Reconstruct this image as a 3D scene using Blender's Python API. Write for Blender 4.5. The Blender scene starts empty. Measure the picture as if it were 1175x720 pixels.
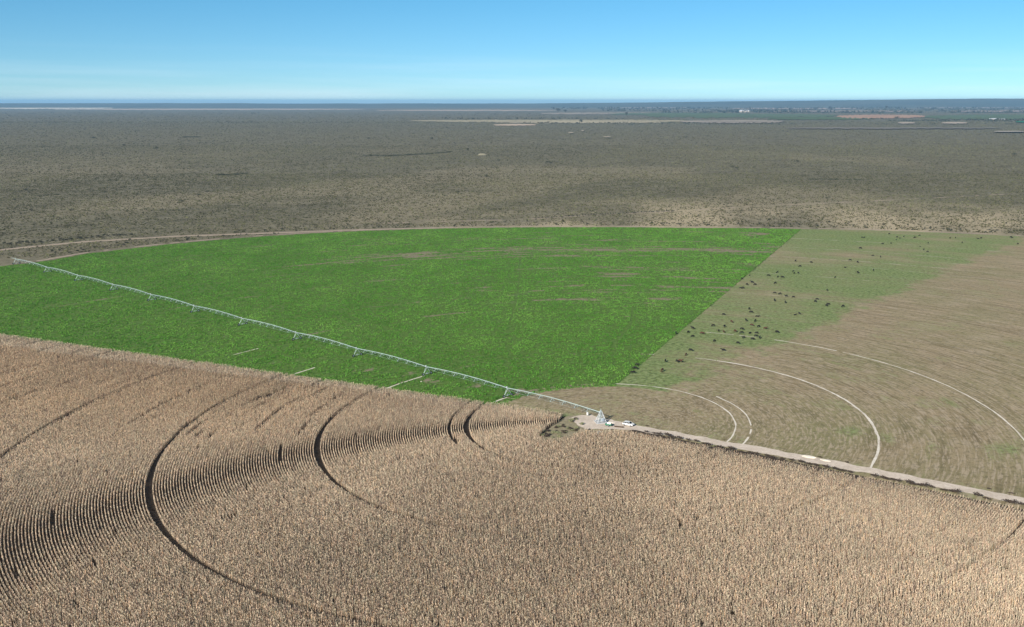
import bpy, bmesh, math, random
import numpy as np
from mathutils import Vector, Matrix
R = math.radians
random.seed(7)
rng = np.random.default_rng(7)
sc = bpy.context.scene
COL = sc.collection

# ------------------------------------------------------------------ camera
F_PX, CX, CY, PITCH, H = 1106.24, 730.32, 360.0, 0.216535, 115.0
CAM = Vector((13.035, -337.243, H))
cd = bpy.data.cameras.new('camera'); cam = bpy.data.objects.new('camera', cd); COL.objects.link(cam)
cam.location = CAM
cam.rotation_euler = (R(90) - PITCH, 0, 0)
cd.sensor_fit = 'HORIZONTAL'; cd.sensor_width = 36.0
cd.lens = F_PX / 1175 * 36
cd.shift_x = -(CX - 587.5) / 1175
cd.clip_start = 1.0; cd.clip_end = 200000
sc.camera = cam

# ------------------------------------------------------------------ sky, sun, exposure
SUN_EL, SUN_AZ = 27.5, 209.0          # azimuth clockwise from +Y
w = bpy.data.worlds.new('World'); sc.world = w; w.use_nodes = True
nt = w.node_tree; nt.nodes.clear()
sky = nt.nodes.new('ShaderNodeTexSky'); sky.sky_type = 'NISHITA'; sky.sun_disc = False
sky.sun_elevation = R(SUN_EL); sky.sun_rotation = R(SUN_AZ)
sky.altitude = 6000; sky.air_density = 1.0; sky.dust_density = 0.0; sky.ozone_density = 5.0
bg = nt.nodes.new('ShaderNodeBackground'); bg.inputs['Strength'].default_value = 0.083
wo = nt.nodes.new('ShaderNodeOutputWorld')
tint = nt.nodes.new('ShaderNodeMix'); tint.data_type = 'RGBA'; tint.blend_type = 'MULTIPLY'; tint.inputs[0].default_value = 1.0
tnr = nt.nodes.new('ShaderNodeValToRGB'); e = tnr.color_ramp.elements      # clear winter sky, cyan rather than violet, paler low down
e[0].position = 0.0; e[0].color = (.84, .89, .76, 1); e[1].position = .12; e[1].color = (.69, 1.16, .97, 1)
# thin high cloud low over the horizon: a soft streaky veil in the sky itself
tcw = nt.nodes.new('ShaderNodeTexCoord'); mpw = nt.nodes.new('ShaderNodeMapping'); mpw.inputs['Scale'].default_value = (2.2, 2.2, 60)
nzw = nt.nodes.new('ShaderNodeTexNoise'); nzw.inputs['Scale'].default_value = 1.3; nzw.inputs['Detail'].default_value = 6; nzw.inputs['Roughness'].default_value = .55
spw = nt.nodes.new('ShaderNodeSeparateXYZ'); crw = nt.nodes.new('ShaderNodeValToRGB'); hrw = nt.nodes.new('ShaderNodeValToRGB')
e = crw.color_ramp.elements; e[0].position = .46; e[0].color = (0, 0, 0, 1); e[1].position = .72; e[1].color = (.28, .28, .28, 1)
e = hrw.color_ramp.elements; e[0].position = .0; e[0].color = (1, 1, 1, 1); e[1].position = .055; e[1].color = (0, 0, 0, 1)
mlw = nt.nodes.new('ShaderNodeMath'); mlw.operation = 'MULTIPLY'
clw = nt.nodes.new('ShaderNodeMix'); clw.data_type = 'RGBA'; clw.inputs[7].default_value = (8.5, 9.3, 10.0, 1)
nt.links.new(tcw.outputs['Generated'], mpw.inputs[0]); nt.links.new(mpw.outputs[0], nzw.inputs['Vector']); nt.links.new(nzw.outputs[0], crw.inputs[0])
nt.links.new(tcw.outputs['Generated'], spw.inputs[0]); nt.links.new(spw.outputs[2], hrw.inputs[0]); nt.links.new(spw.outputs[2], tnr.inputs[0]); nt.links.new(tnr.outputs[0], tint.inputs[7])
nt.links.new(crw.outputs[0], mlw.inputs[0]); nt.links.new(hrw.outputs[0], mlw.inputs[1]); nt.links.new(mlw.outputs[0], clw.inputs[0])
nt.links.new(sky.outputs[0], tint.inputs[6]); nt.links.new(tint.outputs[2], clw.inputs[6]); nt.links.new(clw.outputs[2], bg.inputs[0]); nt.links.new(bg.outputs[0], wo.inputs[0])
sd = bpy.data.lights.new('sun', 'SUN'); sd.energy = 5.0; sd.angle = R(0.53); sd.color = (1.0, 0.93, 0.82)
so = bpy.data.objects.new('sun', sd); COL.objects.link(so)
ld = Vector((-math.sin(R(SUN_AZ)) * math.cos(R(SUN_EL)), -math.cos(R(SUN_AZ)) * math.cos(R(SUN_EL)), -math.sin(R(SUN_EL))))
so.rotation_euler = ld.to_track_quat('-Z', 'Y').to_euler()
so.location = (-200, -400, 400)
vs = sc.view_settings
sc.display_settings.display_device = 'sRGB'
vs.view_transform = 'Standard'; vs.look = 'None'; vs.exposure = 0.60; vs.gamma = 1.0; vs.use_curve_mapping = False

# ------------------------------------------------------------------ helpers
def G(u, v, z=0.0):
    """ground point seen at photograph pixel (u, v)"""
    x = (u - CX) / F_PX; y = (CY - v) / F_PX
    Y = math.cos(PITCH) + y * math.sin(PITCH); Z = -math.sin(PITCH) + y * math.cos(PITCH)
    t = (H - z) / -Z
    return (x * t + CAM.x, Y * t + CAM.y)
def proj(x, y, z=0.0):
    dx = x - CAM.x; dy = y - CAM.y; dz = z - H
    c, s = math.cos(PITCH), math.sin(PITCH)
    dep = dy * c - dz * s; up = dy * s + dz * c
    return CX + F_PX * dx / dep, CY - F_PX * up / dep
def srgb(r, g, b):
    f = lambda c: (c / 255 / 12.92) if c / 255 <= .04045 else ((c / 255 + .055) / 1.055) ** 2.4
    return (f(r), f(g), f(b), 1)
def _hash(ix, iy, s):
    n = (ix.astype(np.int64) * 374761393 + iy.astype(np.int64) * 668265263 + s * 974634777) & 0xffffffff
    n = ((n ^ (n >> 13)) * 1274126177) & 0xffffffff
    n = n ^ (n >> 16)
    return (n & 0xffff) / 65535.0
def vnoise(x, y, s=0):
    x = np.asarray(x, float); y = np.asarray(y, float)
    ix = np.floor(x); iy = np.floor(y); fx = x - ix; fy = y - iy
    fx = fx * fx * (3 - 2 * fx); fy = fy * fy * (3 - 2 * fy)
    a = _hash(ix, iy, s); b = _hash(ix + 1, iy, s); c = _hash(ix, iy + 1, s); d = _hash(ix + 1, iy + 1, s)
    return (a * (1 - fx) + b * fx) * (1 - fy) + (c * (1 - fx) + d * fx) * fy
def fbm(x, y, s=0, o=3):
    t = 0; a = .5; n = 0
    for i in range(o):
        t = t + a * vnoise(x * 2 ** i, y * 2 ** i, s + i * 17); n += a; a *= .55
    return t / n
def tag(o, label=None, cat=None, group=None, kind=None):
    if label: o['label'] = label
    if cat: o['category'] = cat
    if group: o['group'] = group
    if kind: o['kind'] = kind
    return o
def empty(name, loc, rz=0.0):
    o = bpy.data.objects.new(name, None); COL.objects.link(o); o.location = loc; o.rotation_euler = (0, 0, rz)
    o.empty_display_size = 0.5
    return o
def link_mesh(name, me, mat, parent=None):
    o = bpy.data.objects.new(name, me); COL.objects.link(o)
    if mat is not None and not me.materials: me.materials.append(mat)
    if parent: o.parent = parent
    return o
def np_mesh(name, V, Fc, col=None, tri=True):
    """fast mesh from arrays: V (n,3), Fc (m,3|4); col (n,3) stored as attribute Col"""
    k = Fc.shape[1]
    me = bpy.data.meshes.new(name)
    me.vertices.add(len(V)); me.vertices.foreach_set('co', np.ascontiguousarray(V, np.float32).ravel())
    me.loops.add(Fc.size); me.loops.foreach_set('vertex_index', np.ascontiguousarray(Fc, np.int32).ravel())
    me.polygons.add(len(Fc)); me.polygons.foreach_set('loop_start', np.arange(0, Fc.size, k, dtype=np.int32))
    try: me.polygons.foreach_set('loop_total', np.full(len(Fc), k, np.int32))
    except Exception: pass
    if col is not None:
        a = me.attributes.new('Col', 'FLOAT_COLOR', 'POINT')
        c = np.ones((len(V), 4), np.float32); c[:, :3] = col
        a.data.foreach_set('color', c.ravel())
    me.update(calc_edges=True)
    return me
_O = 'first second third fourth fifth sixth seventh eighth ninth tenth eleventh twelfth thirteenth fourteenth fifteenth sixteenth seventeenth eighteenth nineteenth twentieth'.split()
_T = {2: 'twenty', 3: 'thirty', 4: 'forty', 5: 'fifty'}
def nth(i):
    if i <= 20: return _O[i - 1]
    if i > 59: return 'far right'
    return {30: 'thirtieth', 40: 'fortieth', 50: 'fiftieth'}.get(i) or _T[i // 10] + '-' + _O[i % 10 - 1]
def order_labels(objs, fmt):
    """things of one row: each is told apart by its rank from the left of the row"""
    for i, o in enumerate(sorted(objs, key=lambda o: proj(*o.location)[0])): o['label'] = fmt.format(nth(i + 1))
class MB:
    """collects boxes, bars, tubes and builds ONE mesh"""
    def __init__(s): s.bm = bmesh.new()
    def box(s, c, d, rz=0.0, rx=0.0, ry=0.0, taper=None):
        m = Matrix.Translation(c) @ Matrix.Rotation(rz, 4, 'Z') @ Matrix.Rotation(ry, 4, 'Y') @ Matrix.Rotation(rx, 4, 'X') @ Matrix.Diagonal((d[0], d[1], d[2], 1))
        r = bmesh.ops.create_cube(s.bm, size=1.0, matrix=Matrix.Identity(4))
        for v in r['verts']:
            if taper and v.co.z > 0: v.co.x *= taper[0]; v.co.y *= taper[1]
            v.co = m @ v.co
        return s
    def bar(s, a, b, r=.05, n=6, r2=None):
        a = Vector(a); b = Vector(b); d = b - a; L = d.length
        if L < 1e-6: return s
        q = d.to_track_quat('Z', 'Y').to_matrix().to_4x4()
        m = Matrix.Translation((a + b) / 2) @ q
        bmesh.ops.create_cone(s.bm, cap_ends=True, segments=n, radius1=r, radius2=r if r2 is None else r2, depth=L, matrix=m)
        return s
    def path(s, pts, r=.05, n=6):
        for a, b in zip(pts[:-1], pts[1:]): s.bar(a, b, r, n)
        return s
    def build(s, name, mat, parent=None, bevel=0, smooth=False):
        if bevel:
            bmesh.ops.bevel(s.bm, geom=list(s.bm.edges), offset=bevel, segments=2, affect='EDGES', clamp_overlap=True)
        me = bpy.data.meshes.new(name); s.bm.to_mesh(me); s.bm.free()
        if smooth:
            for p in me.polygons: p.use_smooth = True
        return link_mesh(name, me, mat, parent)

# ------------------------------------------------------------------ materials
def mat_plain(name, col, rough=.6, metal=0.0, noise=.15, scale=3.0):
    m = bpy.data.materials.new(name); m.use_nodes = True; n = m.node_tree; b = n.nodes['Principled BSDF']
    b.inputs['Roughness'].default_value = rough; b.inputs['Metallic'].default_value = metal
    if noise:
        tc = n.nodes.new('ShaderNodeTexCoord'); t = n.nodes.new('ShaderNodeTexNoise'); t.inputs['Scale'].default_value = scale
        t.inputs['Detail'].default_value = 5
        n.links.new(tc.outputs['Object'], t.inputs['Vector'])
        r = n.nodes.new('ShaderNodeValToRGB'); e = r.color_ramp.elements
        e[0].position = .3; e[1].position = .7
        e[0].color = tuple(c * (1 - noise) for c in col[:3]) + (1,); e[1].color = tuple(min(1, c * (1 + noise)) for c in col[:3]) + (1,)
        n.links.new(t.outputs[0], r.inputs[0]); n.links.new(r.outputs[0], b.inputs['Base Color'])
    else: b.inputs['Base Color'].default_value = tuple(col[:3]) + (1,)
    return m
def mat_attr(name, rough=.9, trans=0.0, spec=.2):
    """foliage whose leaf colour comes from the Col attribute of the mesh"""
    m = bpy.data.materials.new(name); m.use_nodes = True; n = m.node_tree; b = n.nodes['Principled BSDF']
    a = n.nodes.new('ShaderNodeAttribute'); a.attribute_name = 'Col'
    n.links.new(a.outputs['Color'], b.inputs['Base Color']); b.inputs['Roughness'].default_value = rough
    b.inputs['Specular IOR Level'].default_value = spec
    if trans:
        t = n.nodes.new('ShaderNodeBsdfTranslucent'); mx = n.nodes.new('ShaderNodeMixShader'); mx.inputs[0].default_value = trans
        n.links.new(a.outputs['Color'], t.inputs['Color'])
        n.links.new(b.outputs[0], mx.inputs[1]); n.links.new(t.outputs[0], mx.inputs[2])
        n.links.new(mx.outputs[0], n.nodes['Material Output'].inputs['Surface'])
    return m
class NT:
    """tiny node-graph helper"""
    def __init__(s, name, rough=.95):
        s.m = bpy.data.materials.new(name); s.m.use_nodes = True; s.t = s.m.node_tree; s.b = s.t.nodes['Principled BSDF']
        s.b.inputs['Roughness'].default_value = rough; s.b.inputs['Specular IOR Level'].default_value = .1
        s.tc = s.t.nodes.new('ShaderNodeTexCoord'); s.obj = s.tc.outputs['Object']
    def n(s, typ, **k):
        x = s.t.nodes.new(typ)
        for a, v in k.items(): setattr(x, a, v)
        return x
    def l(s, a, b): s.t.links.new(a, b)
    def mapv(s, sx=1, sy=1, sz=1, src=None, loc=(0, 0, 0)):
        m = s.n('ShaderNodeMapping'); m.inputs['Scale'].default_value = (sx, sy, sz); m.inputs['Location'].default_value = loc
        s.l(src or s.obj, m.inputs['Vector']); return m.outputs[0]
    def noise(s, vec, scale, detail=4, rough=.55):
        x = s.n('ShaderNodeTexNoise'); x.inputs['Scale'].default_value = scale; x.inputs['Detail'].default_value = detail
        x.inputs['Roughness'].default_value = rough; s.l(vec, x.inputs['Vector']); return x.outputs[0]
    def ramp(s, fac, stops):
        r = s.n('ShaderNodeValToRGB'); e = r.color_ramp.elements
        while len(e) < len(stops): e.new(.5)
        for q, (p, c) in zip(e, stops): q.position = p; q.color = c if len(c) == 4 else tuple(c) + (1,)
        s.l(fac, r.inputs[0]); return r.outputs[0]
    def math(s, op, a, b=None, clamp=False):
        x = s.n('ShaderNodeMath', operation=op, use_clamp=clamp)
        for i, v in enumerate((a, b)):
            if v is None: continue
            if isinstance(v, (int, float)): x.inputs[i].default_value = v
            else: s.l(v, x.inputs[i])
        return x.outputs[0]
    def mix(s, fac, a, b, typ='MIX'):
        x = s.n('ShaderNodeMix', data_type='RGBA', blend_type=typ)
        for i, v in ((0, fac), (6, a), (7, b)):
            if isinstance(v, (int, float)): x.inputs[i].default_value = v
            elif isinstance(v, tuple): x.inputs[i].default_value = v
            else: s.l(v, x.inputs[i])
        return x.outputs[2]
    def polar(s):
        sp = s.n('ShaderNodeSeparateXYZ'); s.l(s.obj, sp.inputs[0])
        r = s.math('SQRT', s.math('ADD', s.math('MULTIPLY', sp.outputs[0], sp.outputs[0]), s.math('MULTIPLY', sp.outputs[1], sp.outputs[1])))
        th = s.math('ARCTAN2', sp.outputs[0], sp.outputs[1])
        return r, th
    def comb(s, x, y):
        c = s.n('ShaderNodeCombineXYZ'); s.l(x, c.inputs[0]); s.l(y, c.inputs[1]); return c.outputs[0]
    def attr(s, name):
        a = s.n('ShaderNodeAttribute'); a.attribute_name = name; return a.outputs['Color'], a.outputs['Fac']
    def bump(s, h, strength=.5, dist=.3):
        b = s.n('ShaderNodeBump'); b.inputs['Strength'].default_value = strength; b.inputs['Distance'].default_value = dist
        s.l(h, b.inputs['Height']); s.l(b.outputs[0], s.b.inputs['Normal'])
    def out(s, col): s.l(col, s.b.inputs['Base Color']); return s.m

# base colours (linear albedo)
C_SAND = (.50, .40, .31); C_DRY = (.235, .185, .13)

def mat_desert():
    k = NT('desert_ground')
    big = k.noise(k.mapv(.0011, .0030), 1.0, 5, .6)
    mid = k.noise(k.mapv(.012, .02), 1.0, 5, .6)
    fine = k.noise(k.mapv(.16, .16), 1.0, 4, .7)
    vf = k.noise(k.mapv(.9, .9), 1.0, 3, .6)
    base = k.ramp(big, [(.30, (.095, .088, .066)), (.45, (.165, .150, .098)), (.58, (.150, .136, .098)), (.72, (.205, .184, .115))])
    c = k.mix(k.ramp(mid, [(.40, (0, 0, 0)), (.62, (.85, .85, .85))]), base, (.230, .212, .150, 1))
    md = k.noise(k.mapv(.03, .022, 1, None, (40, 7, 0)), 1.0, 4, .7)
    c = k.mix(k.ramp(md, [(.36, (.75, .75, .75)), (.50, (0, 0, 0))]), c, (.060, .058, .042, 1))
    shr = k.ramp(fine, [(.44, (1, 1, 1)), (.56, (0, 0, 0))])
    c = k.mix(k.math('MULTIPLY', shr, .75), c, (.062, .060, .040, 1))
    c = k.mix(k.ramp(vf, [(.40, (.0, .0, .0)), (.70, (.6, .6, .6))]), c, (.30, .26, .18, 1))
    # paler open sand near the fields, from a point attribute
    pc, pf = k.attr('pale')
    sandy = k.ramp(vf, [(.3, (.30, .25, .16)), (.7, (.52, .43, .30))])
    c = k.mix(1.0, c, (.88, .89, .88, 1), 'MULTIPLY')
    c = k.mix(pf, c, sandy)
    k.bump(fine, .35, .4)
    return k.out(c)
def mat_field():
    k = NT('green_field_ground')
    r, th = k.polar()
    pv = k.comb(k.math('MULTIPLY', r, .45), k.math('MULTIPLY', th, 9.0))
    st = k.noise(pv, 1.0, 4, .6)
    f = k.noise(k.obj, .55, 5, .65)
    f2 = k.noise(k.obj, .12, 3, .5)
    g = k.ramp(f, [(.32, (.036, .070, .012)), (.5, (.085, .160, .028)), (.7, (.145, .230, .058))])
    g = k.mix(k.math('MULTIPLY', f2, .5), g, (.085, .150, .040, 1))
    soil = k.ramp(f, [(.3, (.15, .125, .08)), (.7, (.30, .25, .18))])
    bc, bf = k.attr('bare')
    m = k.math('ADD', bf, k.math('MULTIPLY', k.math('SUBTRACT', st, .5), .95))
    m = k.math('ADD', m, k.math('MULTIPLY', k.math('SUBTRACT', f, .5), .6))
    m = k.ramp(m, [(.34, (0, 0, 0)), (.66, (.9, .9, .9))])
    c = k.mix(m, g, soil)
    k.bump(f, .6, .35)
    return k.out(c)
def mat_pasture():
    k = NT('pasture_ground')
    r, th = k.polar()
    pv = k.comb(k.math('MULTIPLY', r, .22), k.math('MULTIPLY', th, 2.6))
    st = k.noise(pv, 1.0, 6, .68)
    pv2 = k.comb(k.math('MULTIPLY', r, 1.1), k.math('MULTIPLY', th, 14.0))
    st2 = k.noise(pv2, 1.0, 3, .6)
    f = k.noise(k.obj, .5, 5, .7)
    big = k.noise(k.obj, .018, 4, .6)
    brown = k.ramp(st, [(.30, (.150, .118, .068)), (.45, (.238, .188, .112)), (.56, (.315, .248, .155)), (.70, (.225, .200, .098))])
    brown = k.mix(k.ramp(big, [(.4, (0, 0, 0)), (.65, (.6, .6, .6))]), brown, (.200, .196, .092, 1))
    brown = k.mix(k.math('MULTIPLY', k.ramp(st2, [(.48, (0, 0, 0)), (.60, (1, 1, 1))]), .75), brown, (.40, .325, .235, 1))
    green = k.ramp(f, [(.32, (.090, .135, .042)), (.5, (.170, .225, .082)), (.68, (.28, .30, .15))])
    gc, gf = k.attr('green')
    m = k.math('ADD', gf, k.math('MULTIPLY', k.math('SUBTRACT', st, .5), .9))
    m = k.math('ADD', m, k.math('MULTIPLY', k.math('SUBTRACT', f, .5), 1.0))
    m = k.ramp(m, [(.30, (0, 0, 0)), (.78, (1, 1, 1))])
    c = k.mix(m, brown, green)
    c = k.mix(k.ramp(f, [(.36, (.5, .5, .5)), (.5, (0, 0, 0))]), c, (.075, .070, .040, 1))
    # thin pale rings left by the wheels, weak and broken
    for rad, wid, amp in ((256, .9, .8), (198.9, .6, .6), (306, .8, .5), (352, .9, .45), (405, 1.6, .9), (455, 1.5, .7), (508, 1.9, .7), (330, 1.0, .6), (380, 1.1, .6), (430, 1.3, .6), (118, .5, .3), (173, .5, .3)):
        d = k.math('ABSOLUTE', k.math('SUBTRACT', r, float(rad)))
        line = k.math('SUBTRACT', 1.0, k.math('DIVIDE', d, float(wid)), clamp=True)
        brk = k.noise(k.comb(k.math('MULTIPLY', th, 38.0), k.math('MULTIPLY', r, .02)), 1.0, 3, .7)
        brk = k.ramp(brk, [(.42, (0, 0, 0)), (.60, (1, 1, 1))])
        c = k.mix(k.math('MULTIPLY', k.math('MULTIPLY', line, amp), brk), c, (.46, .40, .32, 1))
    k.bump(f, .5, .25)
    return k.out(c)
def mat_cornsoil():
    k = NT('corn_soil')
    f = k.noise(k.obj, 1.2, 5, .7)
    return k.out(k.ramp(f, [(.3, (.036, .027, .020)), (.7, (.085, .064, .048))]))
def mat_sand(name='pale_sand', lo=(.47, .39, .32), hi=(.70, .61, .52)):
    k = NT(name)
    f = k.noise(k.obj, .8, 6, .7); g = k.noise(k.obj, .13, 3, .5)
    c = k.ramp(f, [(.3, lo), (.7, hi)])
    c = k.mix(k.math('MULTIPLY', k.ramp(g, [(.45, (0, 0, 0)), (.7, (1, 1, 1))]), .4), c, (.33, .27, .21, 1))
    k.bump(f, .3, .15)
    return k.out(c)
M = dict(
    olive=mat_sand('olive_soil', (.16, .15, .085), (.34, .29, .20)),
    desert=mat_desert(), field=mat_field(), pasture=mat_pasture(), cornsoil=mat_cornsoil(), sand=mat_sand(),
    track=mat_sand('wheel_rut_sand', (.56, .50, .42), (.80, .74, .65)), dirt=mat_sand('dirt_track_soil', (.27, .215, .165), (.43, .35, .275)),
    corn=mat_attr('dry_corn_leaf', .8, .12), green=mat_attr('green_leaf', .7, .2), scrub=mat_attr('scrub_leaf', .9, .05), grass=mat_attr('grass_leaf', .85, .15),
    weed=mat_plain('dry_weed', (.050, .035, .026), .95, noise=.35, scale=4), shrub=mat_plain('shrub_leaf', (.085, .083, .060), .95, noise=.35, scale=2),
    shrubdark=mat_plain('dark_shrub_leaf', (.035, .042, .026), .95, noise=.35, scale=1.2), bark=mat_plain('bark', (.09, .07, .05), .95),
    steel=mat_plain('galvanised_steel', (.40, .50, .49), .5, .2, .1, 2), rubber=mat_plain('tyre_rubber', (.02, .02, .02), .9),
    white=mat_plain('white_paint', (.66, .66, .65), .3, 0, .03), glass=mat_plain('dark_glass', (.015, .018, .02), .08, 0, 0), black=mat_plain('black_plastic', (.02, .02, .02), .6),
    chrome=mat_plain('wheel_alloy', (.5, .5, .5), .3, .8), red=mat_plain('tail_lamp', (.4, .01, .01), .2, 0, 0), lamp=mat_plain('head_lamp', (.75, .76, .78), .1, 0, 0),
    greenp=mat_plain('green_paint', (.03, .16, .09), .5), conc=mat_plain('concrete', (.42, .42, .42), .9), pale=mat_plain('pale_metal', (.50, .53, .55), .5),
    black_hide=mat_plain('black_hide', (.005, .004, .004), .8, noise=.3), brown_hide=mat_plain('brown_hide', (.060, .020, .010), .75, noise=.3),
    bluegrey=mat_plain('blue_grey_paint', (.30, .36, .42), .6), roof=mat_plain('pale_roof', (.62, .65, .70), .5), wall=mat_plain('farm_wall', (.5, .45, .4), .9),
)

# ------------------------------------------------------------------ region shapes (metres, origin at the pivot)
def corn_edge_w(x): return -0.430 * x                    # north boundary west of the pivot
EDGE_AZ = np.radians([-75, -62, -49, -45.7, -39, -32, -25, -17, -9, -1.2, 7, 17, 23, 30, 35, 45, 60, 80, 118])
EDGE_R = np.array([552, 555, 560, 576, 586, 590, 586, 577, 568, 562, 561, 574, 586, 598, 609, 612, 612, 605, 600.])
def edge_r(th): return np.interp(th, EDGE_AZ, EDGE_R)
def strip_split(y): return -10.3 + .3206 * y             # x of the green / pasture boundary

# ------------------------------------------------------------------ ground sheet
def grid_mesh(name, xs, ys, z=0.0):
    X, Y = np.meshgrid(xs, ys); V = np.stack([X.ravel(), Y.ravel(), np.full(X.size, z)], 1)
    nx = len(xs); i, j = np.meshgrid(np.arange(nx - 1), np.arange(len(ys) - 1)); a = (j * nx + i).ravel()
    return V, np.stack([a, a + 1, a + 1 + nx, a + nx], 1)
gx = np.concatenate([[-60000, -30000, -12000, -6000, -3500], np.arange(-2400, 2401, 30), [3500, 6000, 12000, 30000, 60000]])
gy = np.concatenate([[-3000, -1200, -600], np.arange(-400, 2401, 20), [2800, 3600, 5000, 8000, 14000, 25000, 40000, 56000]])
V, Fq = grid_mesh('ground', gx, gy)
def pale_mask(x, y):
    th = np.arctan2(x, y); r = np.hypot(x, y); d = r - edge_r(th)
    right = np.clip((x + 330) / 330, 0, 1)
    reach = 25 + 260 * right
    m = np.clip(1 - d / reach, 0, 1) ** .6 * (.12 + .80 * right) * (y > -20)
    n = fbm(x / 60, y / 90, 5, 3)
    m = m * np.clip((n - .25) * 3.2, .15, 1.3)
    m2 = np.clip((fbm(x / 260, y / 420, 9, 3) - .52) * 3, 0, .30) * np.clip(1 - (d - 150) / 1800, 0, 1)
    # left shoulder between the dirt track and the crop
    sh = np.exp(-((d - 38) / 40) ** 2) * .10 * (x < 0) * (.4 + n)
    return np.clip(np.maximum(np.maximum(m, m2), sh), 0, .9)
me = np_mesh('ground', V, Fq)
a = me.attributes.new('pale', 'FLOAT', 'POINT'); a.data.foreach_set('value', pale_mask(V[:, 0], V[:, 1]).astype(np.float32))
tag(link_mesh('ground', me, M['desert']), kind='structure')

def ribbon(name, pts, width, mat, z, jitter=.12, closed=False, step=1.5, gaps=0.0, seed=1):
    """a flat strip with ragged edges along ground points"""
    P = np.array(pts, float); seg = np.hypot(*np.diff(P, axis=0).T); s = np.concatenate([[0], np.cumsum(seg)])
    t = np.arange(0, s[-1], step); x = np.interp(t, s, P[:, 0]); y = np.interp(t, s, P[:, 1])
    dx = np.gradient(x); dy = np.gradient(y); L = np.hypot(dx, dy); nx, ny = -dy / L, dx / L
    wl = width / 2 * (1 + jitter * 4 * (fbm(t / 5, t * 0 + seed, seed) - .5)); wr = width / 2 * (1 + jitter * 4 * (fbm(t / 5, t * 0 + seed + 9, seed + 5) - .5))
    V = np.zeros((len(t) * 2, 3)); V[0::2, 0] = x + nx * wl; V[0::2, 1] = y + ny * wl; V[1::2, 0] = x - nx * wr; V[1::2, 1] = y - ny * wr; V[:, 2] = z
    i = np.arange(len(t) - 1) * 2
    keep = np.ones(len(i), bool)
    if gaps: keep = fbm(t[:-1] / 9, t[:-1] * 0 + seed * 3.3, seed + 30) > gaps
    Fc = np.stack([i, i + 1, i + 3, i + 2], 1)[keep]
    return tag(link_mesh(name, np_mesh(name, V, Fc[:, ::-1]), mat), kind='structure')

# ---- corn soil, green field, pasture as polar sheets
def polar_sheet(name, mat, th0, th1, r0, rmax, z, attrs, dth=.006, dr=3.0, warp=None):
    th = np.arange(th0, th1 + dth / 2, dth); nr = int((600) / dr); q = np.linspace(0, 1, nr)
    TH, Q = np.meshgrid(th, q)
    Rr = r0 + (np.minimum(edge_r(TH), rmax) - 1.0 + (fbm(TH * 90, TH * 0, 3) - .5) * 5 - r0) * Q
    X = np.sin(TH) * Rr; Y = np.cos(TH) * Rr
    if warp: X, Y = warp(X, Y, Q, TH)
    V = np.stack([X.ravel(), Y.ravel(), np.full(X.size, z)], 1); n = len(th)
    i, j = np.meshgrid(np.arange(n - 1), np.arange(nr - 1)); a = (j * n + i).ravel()
    me = np_mesh(name, V, np.stack([a, a + n, a + 1 + n, a + 1], 1))
    for k, fn in attrs.items():
        at = me.attributes.new(k, 'FLOAT', 'POINT'); at.data.foreach_set('value', fn(V[:, 0], V[:, 1]).astype(np.float32))
    return tag(link_mesh(name, me, mat), kind='structure')

BARE = []   # (x, y, half-length, half-width, strength)
def bp(u, v, hu, hv, s): 
    x, y = G(u, v); x2, _ = G(u + hu, v); _, y2 = G(u, v - hv); BARE.append((x, y, abs(x2 - x), abs(y2 - y), s))
for q in ((312, 353, 14, 3, .55), (565, 297, 45, 2.2, .5), (500, 300, 25, 1.5, .35), (870, 269.5, 14, 2.5, .9), (770, 286, 60, 2.2, .6), (850, 288, 40, 3.5, .65),
          (660, 293, 60, 1.6, .4), (430, 301, 22, 2, .35), (740, 328, 45, 2, .4), (640, 344, 45, 2, .4), (560, 330, 8, 3, .35), (715, 362, 18, 2.5, .55), (560, 370, 14, 3, .2),
          (120, 345, 70, 6, .35), (60, 352, 50, 4, .35), (220, 364, 30, 4, .35), (375, 411, 14, 3, .7), (420, 425, 40, 6, .4), (160, 385, 20, 4, .35), (500, 438, 20, 7, .55),
          (540, 446, 22, 5, .6), (470, 428, 14, 4, .45), (470, 345, 30, 3, .2), (595, 449, 14, 3, .9), (870, 320, 30, 3, .3), (810, 308, 30, 3, .35), (320, 415, 30, 4, .3),
          (640, 304, 60, 1.5, .35), (700, 316, 50, 1.5, .3), (300, 390, 20, 3, .3), (255, 387, 20, 3, .25)): bp(*q)
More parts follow.
